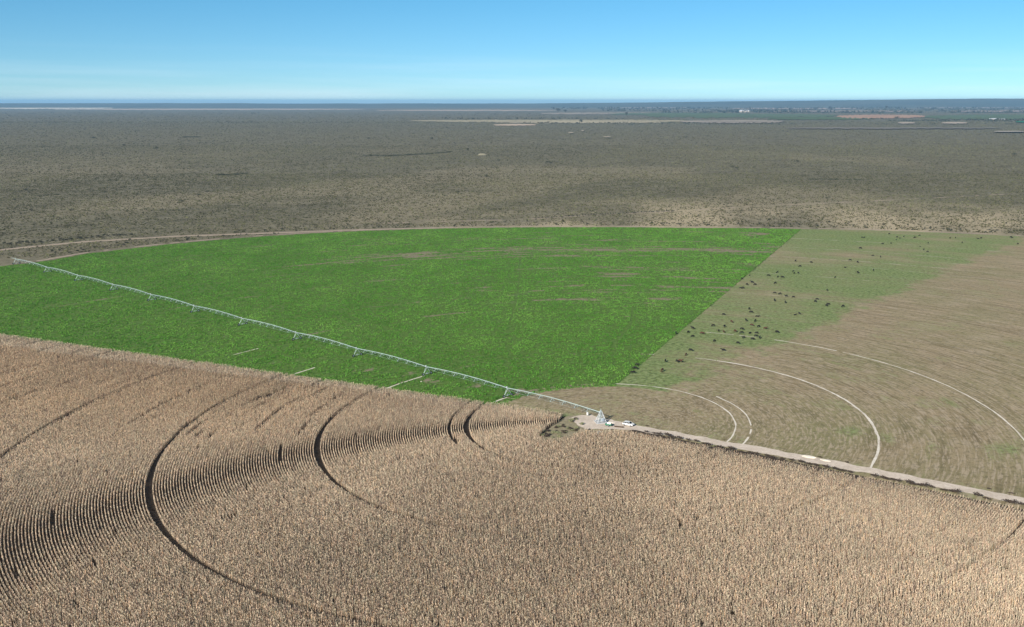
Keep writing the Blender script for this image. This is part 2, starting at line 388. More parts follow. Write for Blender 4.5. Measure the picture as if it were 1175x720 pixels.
def bare_mask(x, y):
    r = np.hypot(x, y); th = np.arctan2(x, y)
    m = np.zeros_like(x, dtype=float)
    for bx, by, hl, hw, s in BARE:
        m = np.maximum(m, s * np.exp(-(((x - bx) / hl) ** 2 + ((y - by) / hw) ** 2) * .8))
    pn = fbm(r / 6.0, th * 7, 40, 3)                                  # streaks along the rings
    m = m * np.clip((pn - .28) * 3.2, .1, 1.5) * np.clip((fbm(x / 4, y / 8, 47) - .2) * 2.2, .2, 1.4)
    m = m + np.clip((pn - .50) * 3.0, 0, .62) * np.clip(.30 + (y - 130) / 200, .30, 1.15) * np.clip(.5 + (np.degrees(th) + 45) / 40, .4, 1) * np.clip((fbm(x / 25, y / 22, 50) - .34) * 2.6, 0, .9)
    # worn bands that follow the rings, wide ones far out
    for rc, hw, s_, a0, a1 in ((426, 19, .55, -34, 20), (405, 6, .35, -40, 0), (340, 5, .42, -20, 20), (300, 5, .45, -10, 20), (269, 5, .50, -14, 20), (246, 3, .35, -40, 0), (228, 4, .50, -20, 16), (205, 3, .3, -60, 10), (470, 4, .35, -40, 20), (448, 4, .4, -30, 20), (415, 3, .5, -45, 10), (393, 3, .45, -20, 20), (362, 3, .4, -15, 20), (328, 3, .4, -20, 20), (287, 3, .4, -20, 20), (257, 3, .45, -20, 20), (214, 3, .35, -10, 16), (505, 4, .3, -50, 20), (380, 4, .3, -62, -20), (320, 4, .3, -64, -30), (180, 2, .25, -62, -30)):
        az_ = np.degrees(th); w1 = np.clip((az_ - a0) / 8, 0, 1) * np.clip((a1 - az_) / 6 + .3, 0, 1)
        m = np.maximum(m, 1.9 * s_ * np.exp(-((r - rc - 6 * (fbm(th * 3, r * 0 + rc, 63) - .5)) / hw) ** 2) * w1 * np.clip((fbm(r / 2.2, th * 16, 64, 3) - .42) * 4.2, 0, 1.2))
    for rad, wd, s in ((49.2, 1.0, .85), (99.1, .9, .55), (149.1, .8, .45), (198.9, .8, .35), (250, .9, .35), (300, .9, .3), (352, 1, .3), (402, 1, .3)):
        m = np.maximum(m, s * (np.abs(r - rad) < wd) * np.clip((fbm(th * 30, r * 0 + rad, 60) - .45) * 7, 0, 1) * (1 + .6 * (r < 60)))
    m = np.maximum(m, np.clip((45 - r) / 3, 0, 1) * .8)                # bare ring round the pivot
    dc = y - corn_edge_w(x)                                            # worn strip beside the standing corn
    m = np.maximum(m, np.clip(1 - dc / 9, 0, 1) * .40 * (x < 0) * (.5 + fbm(x / 9, y / 9, 71)) * (r < 170))
    return np.clip(m, 0, 1)
TH_C = math.atan2(-1, .430)       # corn boundary azimuth
def warp_green(X, Y, Q, TH):
    lim = strip_split(Y); k = TH > TH.max() - .0001
    X = np.where((X > lim), lim, X); return X, Y
green_sheet = polar_sheet('field', M['field'], TH_C, R(19), 42.0, 9999, .030, {'bare': bare_mask}, dth=.004, dr=2.4, warp=warp_green)

def green_mask(x, y):
    """how much living grass the pasture has"""
    lim = .7257 * y + (118.3 - .7257 * 166.5)
    r = np.hypot(x, y); th = np.arctan2(x, y)
    s = np.clip((lim - x) / 24 + .62 + (fbm(x / 6, y / 8, 80) - .5) * 1.5, 0, 1)
    g = s * (.60 + .50 * (fbm(x / 30, y / 40, 81) - .25)) - s * .22 * np.exp(-((r - 426) / 16) ** 2) + s * .18 * np.clip(1 - r / 200, 0, 1)
    g = g - s * .20 * np.clip((fbm(r / 25, th * 2, 88) - .5) * 6, 0, 1)
    g = np.where((r < 45), .22 + .5 * np.clip(1 - (y - corn_edge_w(x)) / 9, 0, 1) * (x < 0), g)
    rest = np.clip((fbm(x / 22, y / 22, 83) - .53) * 3, 0, .35)
    for u, v, hu, hv, a in ((975, 495, 25, 8, .52), (1015, 503, 18, 10, .55), (1080, 513, 25, 8, .4), (1150, 515, 40, 9, .5), (880, 450, 60, 6, .35), (960, 440, 40, 5, .3), (715, 490, 25, 4, .7), (760, 496, 20, 2, .7), (730, 475, 20, 4, .5), (1170, 300, 60, 20, -.2)):
        cx, cy = G(u, v); x2, _ = G(u + hu, v); _, y2 = G(u, v - hv)
        rest = np.maximum(rest, a * np.exp(-(((x - cx) / (x2 - cx)) ** 2 + ((y - cy) / (y2 - cy)) ** 2)))
    near = np.exp(-((y - (1.4 - .549 * x)) / 9) ** 2) * .35
    return np.clip(np.maximum(np.maximum(g, rest), near * (x > 5)), 0, 1)
def warp_past(X, Y, Q, TH):
    lim = strip_split(Y); X = np.where((X < lim) & (TH < .6), lim, X)
    return X, Y
pasture_sheet = polar_sheet('pasture', M['pasture'], R(2), R(122.0), 44.0, 9999, .034, {'green': green_mask}, dth=.006, dr=2.4, warp=warp_past)
polar_sheet('corn_ground', M['cornsoil'], R(121.5), R(360) + TH_C, 14.0, 9999, .026, {}, dth=.02, dr=12.0)

polar_sheet('pasture', M['pasture'], TH_C, R(124), 2.0, 47.0, .037, {'green': green_mask}, dth=.02, dr=12)
# ---- roads and tracks
road_c = [G(*p) for p in ((700, 490), (728, 491.5), (780, 499.5), (832, 509.6), (896, 520.8), (1024, 545.6), (1119, 564.5), (1175, 575.5), (1260, 592))]
ribbon('road', road_c, 4.9, M['sand'], .045, .22, seed=3)
def poly_sheet(name, px, mat, z, rough=1.2):
    P = [Vector(G(*p) + (0,)) for p in px]; out = []
    for a, b in zip(P, P[1:] + P[:1]):
        n = max(2, int((b - a).length / 1.2))
        for i in range(n):
            q = a.lerp(b, i / n); out.append((q.x + random.uniform(-rough, rough) * .4, q.y + random.uniform(-rough, rough) * .5, z))
    bm = bmesh.new(); vsx = [bm.verts.new(p) for p in out]; f = bm.faces.new(vsx)
    if f.normal.z < 0 or True: f.normal_update()
    if f.normal.z < 0: f.normal_flip()
    bmesh.ops.triangulate(bm, faces=[f]); me = bpy.data.meshes.new(name); bm.to_mesh(me); bm.free()
    return tag(link_mesh(name, me, mat), kind='structure')
poly_sheet('clearing', [(620, 504), (630, 491), (640, 484), (650, 478), (662, 477), (670, 485), (668, 496), (656, 503), (640, 507)], M['olive'], .039)
poly_sheet('yard', [(657, 484), (652, 480), (664, 477), (680, 475.5), (690, 481), (703, 482), (728, 487.5), (740, 490.5), (740, 494), (718, 493), (703, 493), (690, 492.5), (672, 493), (664, 489)], M['sand'], .040)
def arc(r, a0, a1, n=120): return [(r * math.sin(R(a)), r * math.cos(R(a))) for a in np.linspace(a0, a1, n)]
ribbon('wheel_track', arc(49.2, 5, 116), .6, M['track'], .042, .45, step=.6, seed=5)
ribbon('wheel_track', arc(99.1, 30, 117.5, 200), .85, M['track'], .042, .42, step=.6, seed=6)
ribbon('wheel_track', arc(99.1, 11, 30, 60), .55, M['track'], .042, .3, step=.6, gaps=.42, seed=7)
ribbon('wheel_track', arc(149.1, 33, 117.5, 260), .62, M['track'], .042, .45, step=.6, seed=8, gaps=.27)
ribbon('wheel_track', arc(149.1, 14, 33, 60), .45, M['track'], .042, .3, step=.6, gaps=.52, seed=9)
ribbon('wheel_track', arc(54.8, 55, 116, 90), .55, M['track'], .042, .45, step=.5, gaps=.50, seed=10)
ribbon('wheel_track', arc(98.9, -64.5, -51.5, 40), .8, M['track'], .042, .2, step=.5, seed=11)
ribbon('wheel_track', arc(49.0, -63, -51.5, 30), .8, M['track'], .042, .2, step=.5, seed=12)
ribbon('wheel_track', arc(149.0, -64.5, -60, 30), .8, M['track'], .042, .3, step=.5, seed=13, gaps=.3)
ribbon('wheel_track', arc(198.9, -62, -57, 30), .6, M['track'], .042, .3, step=.5, seed=14, gaps=.3)
ribbon('wheel_track', arc(170.6, 30, 60, 90), .7, M['olive'], .042, .4, step=.5, gaps=.52, seed=17)
ribbon('dirt_track', [G(*p) for p in ((-60, 293), (0, 287.3), (50, 282), (100, 277.5), (200, 271.5), (300, 268), (400, 264.3), (520, 261.3))], 8, M['dirt'], .034, .22, step=5, seed=21)
ribbon('dirt_track', [((edge_r(t) + 5) * math.sin(t), (edge_r(t) + 5) * math.cos(t)) for t in np.radians(np.arange(-52, 60, 1.0))], 4.0, M['dirt'], .040, .3, step=4, gaps=.46, seed=22)
ribbon('dirt_track', [G(*p) for p in ((440, 256.5), (600, 252), (700, 246), (780, 242.5), (850, 238), (1000, 231), (1175, 222), (1250, 219))], 4, M['dirt'], .034, .25, step=6, gaps=.50, seed=23)

# ---- far plain: pale pans, crop strips, hills
def far_patch(name, u0, u1, v0, v1, col, z, seed=0):
    k = NT(name + '_soil'); f = k.noise(k.mapv(.004, .004), 1.0, 5, .6)
    c = k.ramp(f, [(.3, tuple(x * .5 for x in col)), (.7, tuple(min(1, x * .82) for x in col))]); k.out(c)
    n = 70; top = []; bot = []
    for i in range(n + 1):
        t = i / n; u = u0 + (u1 - u0) * t; e = math.sin(math.pi * t) ** .35
        j = (random.random() - .5) * .35 * (v1 - v0); vm = (v0 + v1) / 2
        top.append(G(u, vm - (v1 - v0) / 2 * e + j * .5)); bot.append(G(u, vm + (v1 - v0) / 2 * e + j))
    Vv = np.array([(p[0], p[1], z) for p in bot + top]); i = np.arange(n)
    return tag(link_mesh(name, np_mesh(name, Vv, np.stack([i, i + 1, i + n + 2, i + n + 1], 1)), k.m), kind='structure')
PAN = (.62, .52, .40); CROP = (.15, .20, .10)
z = .3
for q in (('dry_pan', -60, 130, 123.0, 125.2, (.85, .78, .62)), ('dry_pan', 60, 420, 125.0, 126.4, (.60, .50, .40)), ('dry_pan', 430, 640, 126.2, 127.6, (.60, .48, .36)),
          ('dry_pan', 470, 800, 137.8, 140.6, (.52, .45, .30)), ('dry_pan', 565, 760, 139.2, 141.8, (.55, .47, .32)), ('dry_pan', 566, 615, 142.8, 144.8, (.72, .56, .42)),
          ('dry_pan', 620, 760, 129.5, 131.5, (.45, .38, .30)), ('crop_patch', 740, 960, 131, 135.5, CROP), ('crop_patch', 700, 860, 130, 132.5, CROP), ('crop_patch', 880, 1000, 135, 138, (.14, .19, .08)),
          ('dry_pan', 960, 1062, 132.2, 136.4, (.58, .36, .24)), ('crop_patch', 1060, 1250, 132, 137.5, CROP), ('dry_pan', 780, 900, 138.5, 142, (.42, .36, .29)), ('dry_pan', 900, 1150, 147.4, 148.8, (.34, .31, .27)),
          ('dry_pan', 1030, 1050, 141, 143, (.6, .5, .4)), ('dry_pan', 1080, 1110, 141, 143, (.6, .5, .4)), ('dry_pan', 1140, 1180, 151.5, 153, (.5, .45, .38)), ('crop_patch', 1165, 1250, 139.5, 142, (.05, .25, .14)),
          ('dry_pan', 652, 658, 153.3, 154.3, (.6, .5, .38)), ('dry_pan', 692, 701, 158.4, 159.3, (.6, .5, .38)), ('dry_pan', 667, 670, 151, 151.9, (.6, .5, .4)), ('dry_pan', 840, 990, 124.2, 126, (.5, .4, .33)),
          ('dry_pan', 1050, 1240, 122.6, 124.6, (.48, .40, .34)), ('dry_pan', 690, 790, 123.4, 124.6, (.5, .42, .34)), ('dry_pan', 880, 1060, 127.6, 129.2, (.45, .36, .30)), ('dry_pan', 1090, 1240, 127.5, 129.4, (.45, .36, .30))):
    far_patch(*q, z); z += .25
def hills():
    k = NT('far_hill_scrub'); f = k.noise(k.mapv(.0006, .0006, .002), 1.0, 5, .6)
    k.out(k.ramp(f, [(.3, (.06, .07, .05)), (.7, (.12, .12, .08))]))
    us = np.linspace(-120, 1300, 160); D = 22000.; V = []; 
    for u in us:
        # wanted skyline row in the photograph
        v = np.interp(u, [-120, 270, 290, 640, 800, 960, 1130, 1300], [118.7, 118.6, 119.1, 118.9, 117.0, 115.3, 113.4, 113.0]) + (vnoise(u / 30, 3.0, 4) - .5) * .35
        x = (u - CX) / F_PX; y = (CY - v) / F_PX
        Y = math.cos(PITCH) + y * math.sin(PITCH); Z = -math.sin(PITCH) + y * math.cos(PITCH)
        zt = H + D * Z / Y; X = CAM.x + x / Y * D
        X0 = CAM.x + x / Y * (D - 4000)
        V += [(X0, D - 4000, -2), (X, D, max(zt, 3)), (X * 1.3, D + 9000, -2)]
    V = np.array(V); i = np.arange(len(us) - 1) * 3
    Fc = np.concatenate([np.stack([i, i + 3, i + 4, i + 1], 1), np.stack([i + 1, i + 4, i + 5, i + 2], 1)])
    tag(link_mesh('hills', np_mesh('hills', V, Fc), k.m), kind='structure')
hills()

# ------------------------------------------------------------------ haze
def haze():
    m = bpy.data.materials.new('haze_air'); m.use_nodes = True; n = m.node_tree
    n.nodes.remove(n.nodes['Principled BSDF'])
    v = n.nodes.new('ShaderNodeVolumePrincipled'); v.inputs['Density'].default_value = 2.9e-5; v.inputs['Color'].default_value = (.32, .64, 1.0, 1)
    v.inputs['Anisotropy'].default_value = 0.0
    n.links.new(v.outputs[0], n.nodes['Material Output'].inputs['Volume'])
    b = MB(); b.box((0, 26500, 95.5), (125000, 61000, 197)); tag(b.build('haze', m), 'pale blue air haze over the far plain', None, None, 'stuff')
haze()

# ------------------------------------------------------------------ standing corn (uncountable)
def in_view(x, y, z=1.0, mu=70, mv=70):
    dx = x - CAM.x; dy = y - CAM.y; dz = z - H
    c, s = math.cos(PITCH), math.sin(PITCH); dep = dy * c - dz * s; up = dy * s + dz * c
    u = CX + F_PX * dx / dep; v = CY - F_PX * up / dep
    return (u > -mu) & (u < 1175 + mu) & (v < 720 + mv) & (dep > 1)
def pt_in_poly(x, y, poly):
    c = np.zeros(x.shape, bool); n = len(poly)
    for i in range(n):
        x1, y1 = poly[i]; x2, y2 = poly[(i + 1) % n]
        k = ((y1 > y) != (y2 > y)) & (x < (x2 - x1) * (y - y1) / (y2 - y1 + 1e-12) + x1)
        c ^= k
    return c
CLEAR = [G(*p) for p in ((618, 503), (628, 492), (640, 486), (646, 478), (662, 472), (700, 480), (770, 498), (745, 499), (715, 496.5), (700, 497.5), (684, 498), (668, 497), (656, 503), (640, 508), (625, 508))]
GAPS = [(149.1, .86), (99.1, .80), (49.2, .78), (54.8, .62), (198.9, .86), (249.7, .6), (300, .6), (352, .6)]
def build_corn():
    xs, ys, ths = [], [], []
    for i, r in enumerate(np.arange(10.02, 420, .80)):
        n = int(2 * math.pi * r / .25); t = np.arange(n) * (.25 / r) + rng.uniform(0, .2)
        t = t + rng.normal(0, .05, n) / r
        rr = r + rng.normal(0, .012, n) + (fbm(t * r / 14, t * 0 + r / 30, 90) - .5) * .05
        x = np.sin(t) * rr; y = np.cos(t) * rr
        e = (fbm(x / 4, y / 4, 91) - .5) * 2.0
        ok = np.where(x < 0, y < corn_edge_w(x) + e, y < -7.6 - .590 * x + e * .6)
        ok &= in_view(x, y)
        ok &= ~pt_in_poly(x, y, CLEAR)
        th = np.arctan2(x, y)
        for g_, w_ in GAPS: ok &= ~(abs(r - g_) < np.where(x < 12, w_, .42))
        # missing rows / thin places
        thin = fbm(x / 5, y / 5, 92, 2); pr = vnoise(t * r / 9, t * 0 + i * 3.7, 93)
        ul = (x < -100) & (y > -20); pr2 = vnoise(t * r / 26, t * 0 + (i // 2) * 5.1, 94)
        ok &= ~((thin < .12) | ((pr < .055) & (rng.random(n) < .8)) | (ul & (pr2 < .17) & (rng.random(n) < .9)))
        if abs(r - 110.8) < .5: ok &= ~((np.degrees(th) < -104) & (np.degrees(th) > -113))
        if abs(r - 173) < .3: ok &= ~((np.degrees(th) < -118) & (np.degrees(th) > -122))
        ok &= rng.random(n) < .87
        xs.append(x[ok]); ys.append(y[ok]); ths.append(t[ok])
    x = np.concatenate(xs); y = np.concatenate(ys); th = np.concatenate(ths); n = len(x)
    print('corn plants', n)
    hgt = 1.74 + .5 * (fbm(x / 3.0, y / 3.0, 95) - .5) + rng.normal(0, .15, n)
    tall = rng.random(n) < .02; hgt[tall] += rng.uniform(.2, .45, tall.sum())
    az = rng.uniform(0, 2 * np.pi, n)
    parts_v = []; parts_c = []
    # leaf colour of the dry plants: varies plant by plant, and slowly across the field
    base = np.array([.520, .420, .308])[None] * (1 + .28 * (rng.random((n, 1)) - .5) * 2)
    base[:, 0] *= 1 + .10 * (rng.random(n) - .5) * 2
    orange = (rng.random(n) < .05); base[orange] *= np.array([1.05, .93, .78])
    grey = (rng.random(n) < .16); base[grey] *= np.array([.62, .60, .66])
    big = fbm(x / 35, y / 35, 97)
    base *= (.86 + .30 * big)[:, None]
    azd = np.degrees(np.arctan2(x, y)); dedge = (corn_edge_w(x) - y) * .918
    band = ((x < -20) & (dedge < 7 + 9 * np.clip((-x - 100) / 200, 0, 1) + 4 * (fbm(x / 12, y / 12, 98) - .5)))
    base[band] *= np.array([1.14, 1.14, 1.14])
    hgt[band] += .25
    wdk = (np.clip((y + 45) / 70, 0, 1) * np.clip((-x - 40) / 90, 0, 1) * (~band))[:, None]      # browner plants in the north-west of the field
    base *= 1 - wdk * (1 - (.84 + .22 * fbm(x / 18, y / 18, 99))[:, None] * np.array([1, .94, .87]))
    right = np.clip((x - 40) / 60, 0, 1); base *= (1 + .10 * right)[:, None]
    verts = []; cols = []; nv = 0; faces = []
    def add(tri_v, c):   # tri_v (n,3,3)
        nonlocal nv
        m = len(tri_v); verts.append(tri_v.reshape(-1, 3)); cols.append(np.repeat(c, 3, 0))
        faces.append(np.arange(m * 3).reshape(-1, 3) + nv); nv += m * 3
    P = np.stack([x, y, np.zeros(n)], 1)
    lean = rng.normal(0, .06, (n, 2))
    # stalk: two crossed slivers with the tassel at the tip
    for q in range(2):
        a = az + q * np.pi / 2; d = np.stack([np.cos(a), np.sin(a), 0 * a], 1) * .045
        top = P + np.stack([lean[:, 0], lean[:, 1], hgt], 1)
        add(np.stack([P - d, P + d, top], 1), base * .95)
    # leaves: strap that rises, arches and hangs (two triangles each, folded)
    for q in range(7):
        a = -th + (q % 2) * np.pi + rng.normal(0, .85, n); zz = hgt * (.28 + .105 * q) + rng.normal(0, .05, n)
        L = rng.uniform(.07, .18, n); rise = rng.uniform(.05, .28, n); drop = rng.uniform(.15, .55, n); wd = rng.uniform(.045, .09, n)
        u_ = np.stack([np.cos(a), np.sin(a), 0 * a], 1); s_ = np.stack([-np.sin(a), np.cos(a), 0 * a], 1)
        fr = (zz / hgt)[:, None]
        b = P + np.concatenate([lean * fr, zz[:, None]], 1)
        mid = b + u_ * (L * .6)[:, None]; mid[:, 2] += rise
        tip = b + u_ * L[:, None]; tip[:, 2] -= drop * .5
        c = base * (1 + .2 * (rng.random((n, 1)) - .5) * 2)
        add(np.stack([b, mid - s_ * wd[:, None], mid + s_ * wd[:, None]], 1), c)
        add(np.stack([mid + s_ * wd[:, None], mid - s_ * wd[:, None], tip], 1), c)
    # tassel
    add(np.stack([top + np.stack([0 * x, 0 * x, -.25 + 0 * x], 1) - s_ * .07, top + np.stack([0 * x, 0 * x, -.25 + 0 * x], 1) + s_ * .07, top + np.stack([0 * x, 0 * x, .12 + 0 * x], 1)], 1), base * 1.1)
    V = np.concatenate(verts); Fc = np.concatenate(faces); C = np.clip(np.concatenate(cols), 0, .8)
    tag(link_mesh('corn_crop', np_mesh('corn_crop', V, Fc, C), M['corn']), 'dense field of tall dry tan corn planted in curved rows filling the foreground', 'corn', None, 'stuff')
build_corn()

# ------------------------------------------------------------------ tufts: crop, pasture grass, desert scrub
def tufts(x, y, size, hgt, base, nb, name, mat, label, cat, spread=1.0, flat=.0, z0=0.0):
    n = len(x); verts = []; cols = []
    for q in range(nb):
        a = rng.uniform(0, 2 * np.pi, n); rr = size * rng.uniform(.0, .75, n) * spread
        c0 = np.stack([x + np.cos(a) * rr, y + np.sin(a) * rr, np.full(n, z0)], 1)
        b = rng.uniform(0, 2 * np.pi, n); wd = size * rng.uniform(.35, .7, n)
        s_ = np.stack([np.cos(b), np.sin(b), 0 * b], 1) * wd[:, None]
        hh = hgt * rng.uniform(.6, 1.1, n) * (1 - .45 * rr / (size * spread + 1e-6))
        tip = c0 + np.stack([np.cos(a) * size * .4 * rng.random(n), np.sin(a) * size * .4 * rng.random(n), hh], 1)
        lo = c0 - s_; hi = c0 + s_; lo[:, 2] += hh * rng.uniform(0, flat, n) if flat else 0; hi[:, 2] += hh * rng.uniform(0, flat, n) if flat else 0
        verts.append(np.stack([lo, hi, tip], 1).reshape(-1, 3)); cols.append(np.repeat(base * (1 + .22 * (rng.random((n, 1)) - .5) * 2), 3, 0))
    V = np.concatenate(verts); Fc = np.arange(len(V)).reshape(-1, 3)
    return tag(link_mesh(name, np_mesh(name, V, Fc, np.clip(np.concatenate(cols), 0, 1)), mat), label, cat, None, 'stuff')
def green_tufts():
    N = 620000
    r = np.sqrt(rng.uniform(44 ** 2, 590 ** 2, N)); th = rng.uniform(TH_C, R(18), N); x = np.sin(th) * r; y = np.cos(th) * r
    ok = (r < edge_r(th) - 3) & (x < strip_split(y) - .3 + (fbm(x / 3, y / 3, 118) - .5) * 2.4) & (y > corn_edge_w(x) + 2.0) & in_view(x, y, mu=60)
    dist = np.hypot(x - CAM.x, y - CAM.y)
    cl = fbm(x / 1.7, y / 2.6, 110, 2)
    keep = np.clip(480 / dist, .25, 1)
    ok &= rng.random(N) < keep * np.clip((cl - .38) * 6, .02, 1)
    bm_ = bare_mask(x, y); pr = fbm(r * .45, th * 9, 111)
    ok &= (bm_ + (pr - .5) * .7 + rng.normal(0, .14, N)) < .38
    for rad in (99.1, 104.7, 149.1, 154.5, 198.9, 249.7, 300.3, 54.8): ok &= ~((np.abs(r - rad) < .75) & (fbm(th * 12, r * 0 + rad, 112) > .33))
    # narrow trails worn through the crop by animals and machinery
    for tp in (((700, 400), (716, 382), (724, 372), (727, 352)), ((520, 415), (560, 398), (600, 388)), ((585, 372), (592, 345), (596, 318), (597, 290)), ((455, 400), (470, 380), (520, 345), (560, 330)), ((330, 372), (380, 366), (430, 350), (500, 341))):
        Q = np.array([G(*p) for p in tp])
        for (xa, ya), (xb, yb) in zip(Q[:-1], Q[1:]):
            L2 = (xb - xa) ** 2 + (yb - ya) ** 2; t_ = np.clip(((x - xa) * (xb - xa) + (y - ya) * (yb - ya)) / L2, 0, 1)
            ok &= np.hypot(x - xa - t_ * (xb - xa) + 1.5 * (fbm(x / 12, y / 12, 114) - .5), y - ya - t_ * (yb - ya)) > .75
    x, y, cl, dist = x[ok], y[ok], cl[ok], dist[ok]; n = len(x); print('green tufts', n)
    size = rng.uniform(.22, .42, n) * (1 + np.clip(dist - 500, 0, 500) / 700); hg = rng.uniform(.30, .65, n) * (.7 + .9 * cl)
    base = np.array([.115, .268, .042])[None] * (1 + .36 * (rng.random((n, 1)) - .5) * 2)
    v1 = fbm(x / 22, y / 30, 115) - .5; v2 = fbm(x / 7, y / 9, 116) - .5
    base = base * (1 + .45 * v1 + .4 * v2)[:, None] * np.stack([1 + .4 * v1, 1 + 0 * v1, 1 + .5 * v1], 1)
    yl = rng.random(n) < .03; base[yl] *= np.array([1.35, 1.1, 1.2])
    tufts(x, y, size, hg, base, 4, 'green_crop', M['green'], 'lush bright green low crop covering the far wedge of the round field', 'crop', flat=.5)
green_tufts()
def pasture_tufts():
    N = 260000
    r = np.sqrt(rng.uniform(12 ** 2, 610 ** 2, N)); th = rng.uniform(R(4), R(118), N); x = np.sin(th) * r; y = np.cos(th) * r
    ok = (r < edge_r(th) - 4) & (x > strip_split(y) + .5) & in_view(x, y, mu=60) & (y > 4.8 - .549 * x)
    for rad in (49.2, 99.1, 149.1, 54.8): ok &= np.abs(r - rad) > .8
    g = green_mask(x, y); ok &= rng.random(N) < .18 + .9 * g
    x, y, g = x[ok], y[ok], g[ok]; n = len(x); print('pasture tufts', n)
    dry = np.array([.31, .245, .145])[None]; gr = np.array([.155, .205, .085])[None]
    t = (rng.random(n) < g * 1.1)[:, None]
    base = np.where(t, gr, dry) * (1 + .25 * (rng.random((n, 1)) - .5) * 2)
    tufts(x, y, rng.uniform(.12, .3, n), rng.uniform(.06, .18, n), base, 3, 'pasture_grass', M['grass'], 'short grazed green and straw coloured grass over the pasture', 'grass', flat=.6)
pasture_tufts()

def scrub():
    X, Y, S, Hh, C = [], [], [], [], []
    for (y0, y1, N, sz, hz) in ((380, 1250, 150000, 1.0, 1.0), (1250, 2300, 90000, 1.5, 1.15), (2300, 5400, 90000, 2.7, 1.5), (5000, 11500, 90000, 5.0, 2.2)):
        D0, D1 = y0 - CAM.y, y1 - CAM.y
        d = np.sqrt(rng.uniform(D0 ** 2, D1 ** 2, N)); y = CAM.y + d
        u = rng.uniform(-60, 1235, N); x = CAM.x + (u - CX) / F_PX * d * 1.02
        th = np.arctan2(x, y); r = np.hypot(x, y); dd = r - edge_r(th)
        ok = (dd > 9) & (rng.random(N) < np.clip((11500 - y) / 5000, 0, 1))
        cl = fbm(x / 5, y / 8, 120, 3); large = fbm(x / 150, y / 260, 121, 3)
        right = np.clip((x + 200) / 400, 0, 1)
        ok &= cl > (.38 - .15 * (large - .5) - .25 * ((x < -150) & (dd < 60)))
        # keep tracks open
        tr = np.array([G(*p) for p in ((-60, 293), (0, 287.3), (50, 282), (100, 277.5), (200, 271.5), (300, 268), (400, 264.3), (520, 261.3))])
        ok &= np.abs(y - np.interp(x, tr[:, 0], tr[:, 1], left=-999, right=-999)) > 7
        t2 = np.array([G(*p) for p in ((440, 256.5), (600, 252), (700, 246), (780, 242.5), (850, 238), (1000, 231), (1175, 222), (1250, 219))])
        ok &= np.abs(y - np.interp(x, t2[:, 0], t2[:, 1], left=-999, right=-999)) > 5
        x, y, cl, large, dd = x[ok], y[ok], cl[ok], large[ok], dd[ok]; n = len(x)
        size = rng.lognormal(0, .35, n) * .75 * sz; hh = np.clip(rng.lognormal(0, .3, n) * .75 * hz * (.7 + .6 * cl), .2, 3.2)
        k = rng.random(n)
        base = np.where((k < .5)[:, None], np.array([.135, .134, .110]), np.where((k < .80)[:, None], np.array([.125, .132, .080]), np.array([.070, .075, .050])))
        base = base * np.array([1, .99, .74]) * np.minimum(rng.lognormal(-.24, .50, (n, 1)), 1.6) * (.55 + .85 * large)[:, None]
        rightn = (np.clip((x + 100) / 300, 0, 1) * np.clip(1 - dd / 220, 0, 1))[:, None]
        base = base * (1 - rightn) + base * rightn * np.array([.55, .58, .36])
        X.append(x); Y.append(y); S.append(size); Hh.append(hh); C.append(base)
    x = np.concatenate(X); y = np.concatenate(Y); n = len(x); print('scrub', n)
    tufts(x, y, np.concatenate(S), np.concatenate(Hh), np.concatenate(C), 6, 'desert_scrub', M['scrub'], 'grey olive desert scrub stretching from the field edge towards the horizon', 'scrub', flat=.75)
scrub()

# ------------------------------------------------------------------ individual shrubs, weeds, trees
def leafy(name, mat, rx, ry, h, nleaf, leaf, parent=None, zc=.45, seed=0, z0=0.0, lobes=5):
    """ball-less foliage: leaf faces scattered through several uneven lobes"""
    g = np.random.default_rng(seed); cs = []
    for i in range(lobes):
        a = g.uniform(0, 6.28); q = g.uniform(.1, .55)
        cs.append((math.cos(a) * rx * q, math.sin(a) * ry * q, h * g.uniform(.35, .68), g.uniform(.38, .62)))
    V = []
    for i in range(nleaf):
        cx_, cy_, cz_, s = cs[g.integers(lobes)]
        d = g.normal(size=3); d /= np.linalg.norm(d); rr = g.uniform(.55, 1.0)
        p = np.array([cx_ + d[0] * rx * s * rr, cy_ + d[1] * ry * s * rr, max(.03, cz_ + d[2] * h * .55 * s * rr)]) + np.array([0, 0, z0])
        u_ = g.normal(size=3); u_ /= np.linalg.norm(u_); v_ = np.cross(u_, d); v_ /= (np.linalg.norm(v_) + 1e-6); l = leaf * g.uniform(.6, 1.3)
        V += [p - u_ * l, p + v_ * l * .7, p + u_ * l, p - v_ * l * .7]
    V = np.array(V); Fc = np.arange(len(V)).reshape(-1, 4)
    return link_mesh(name, np_mesh(name, V, Fc), mat, parent)
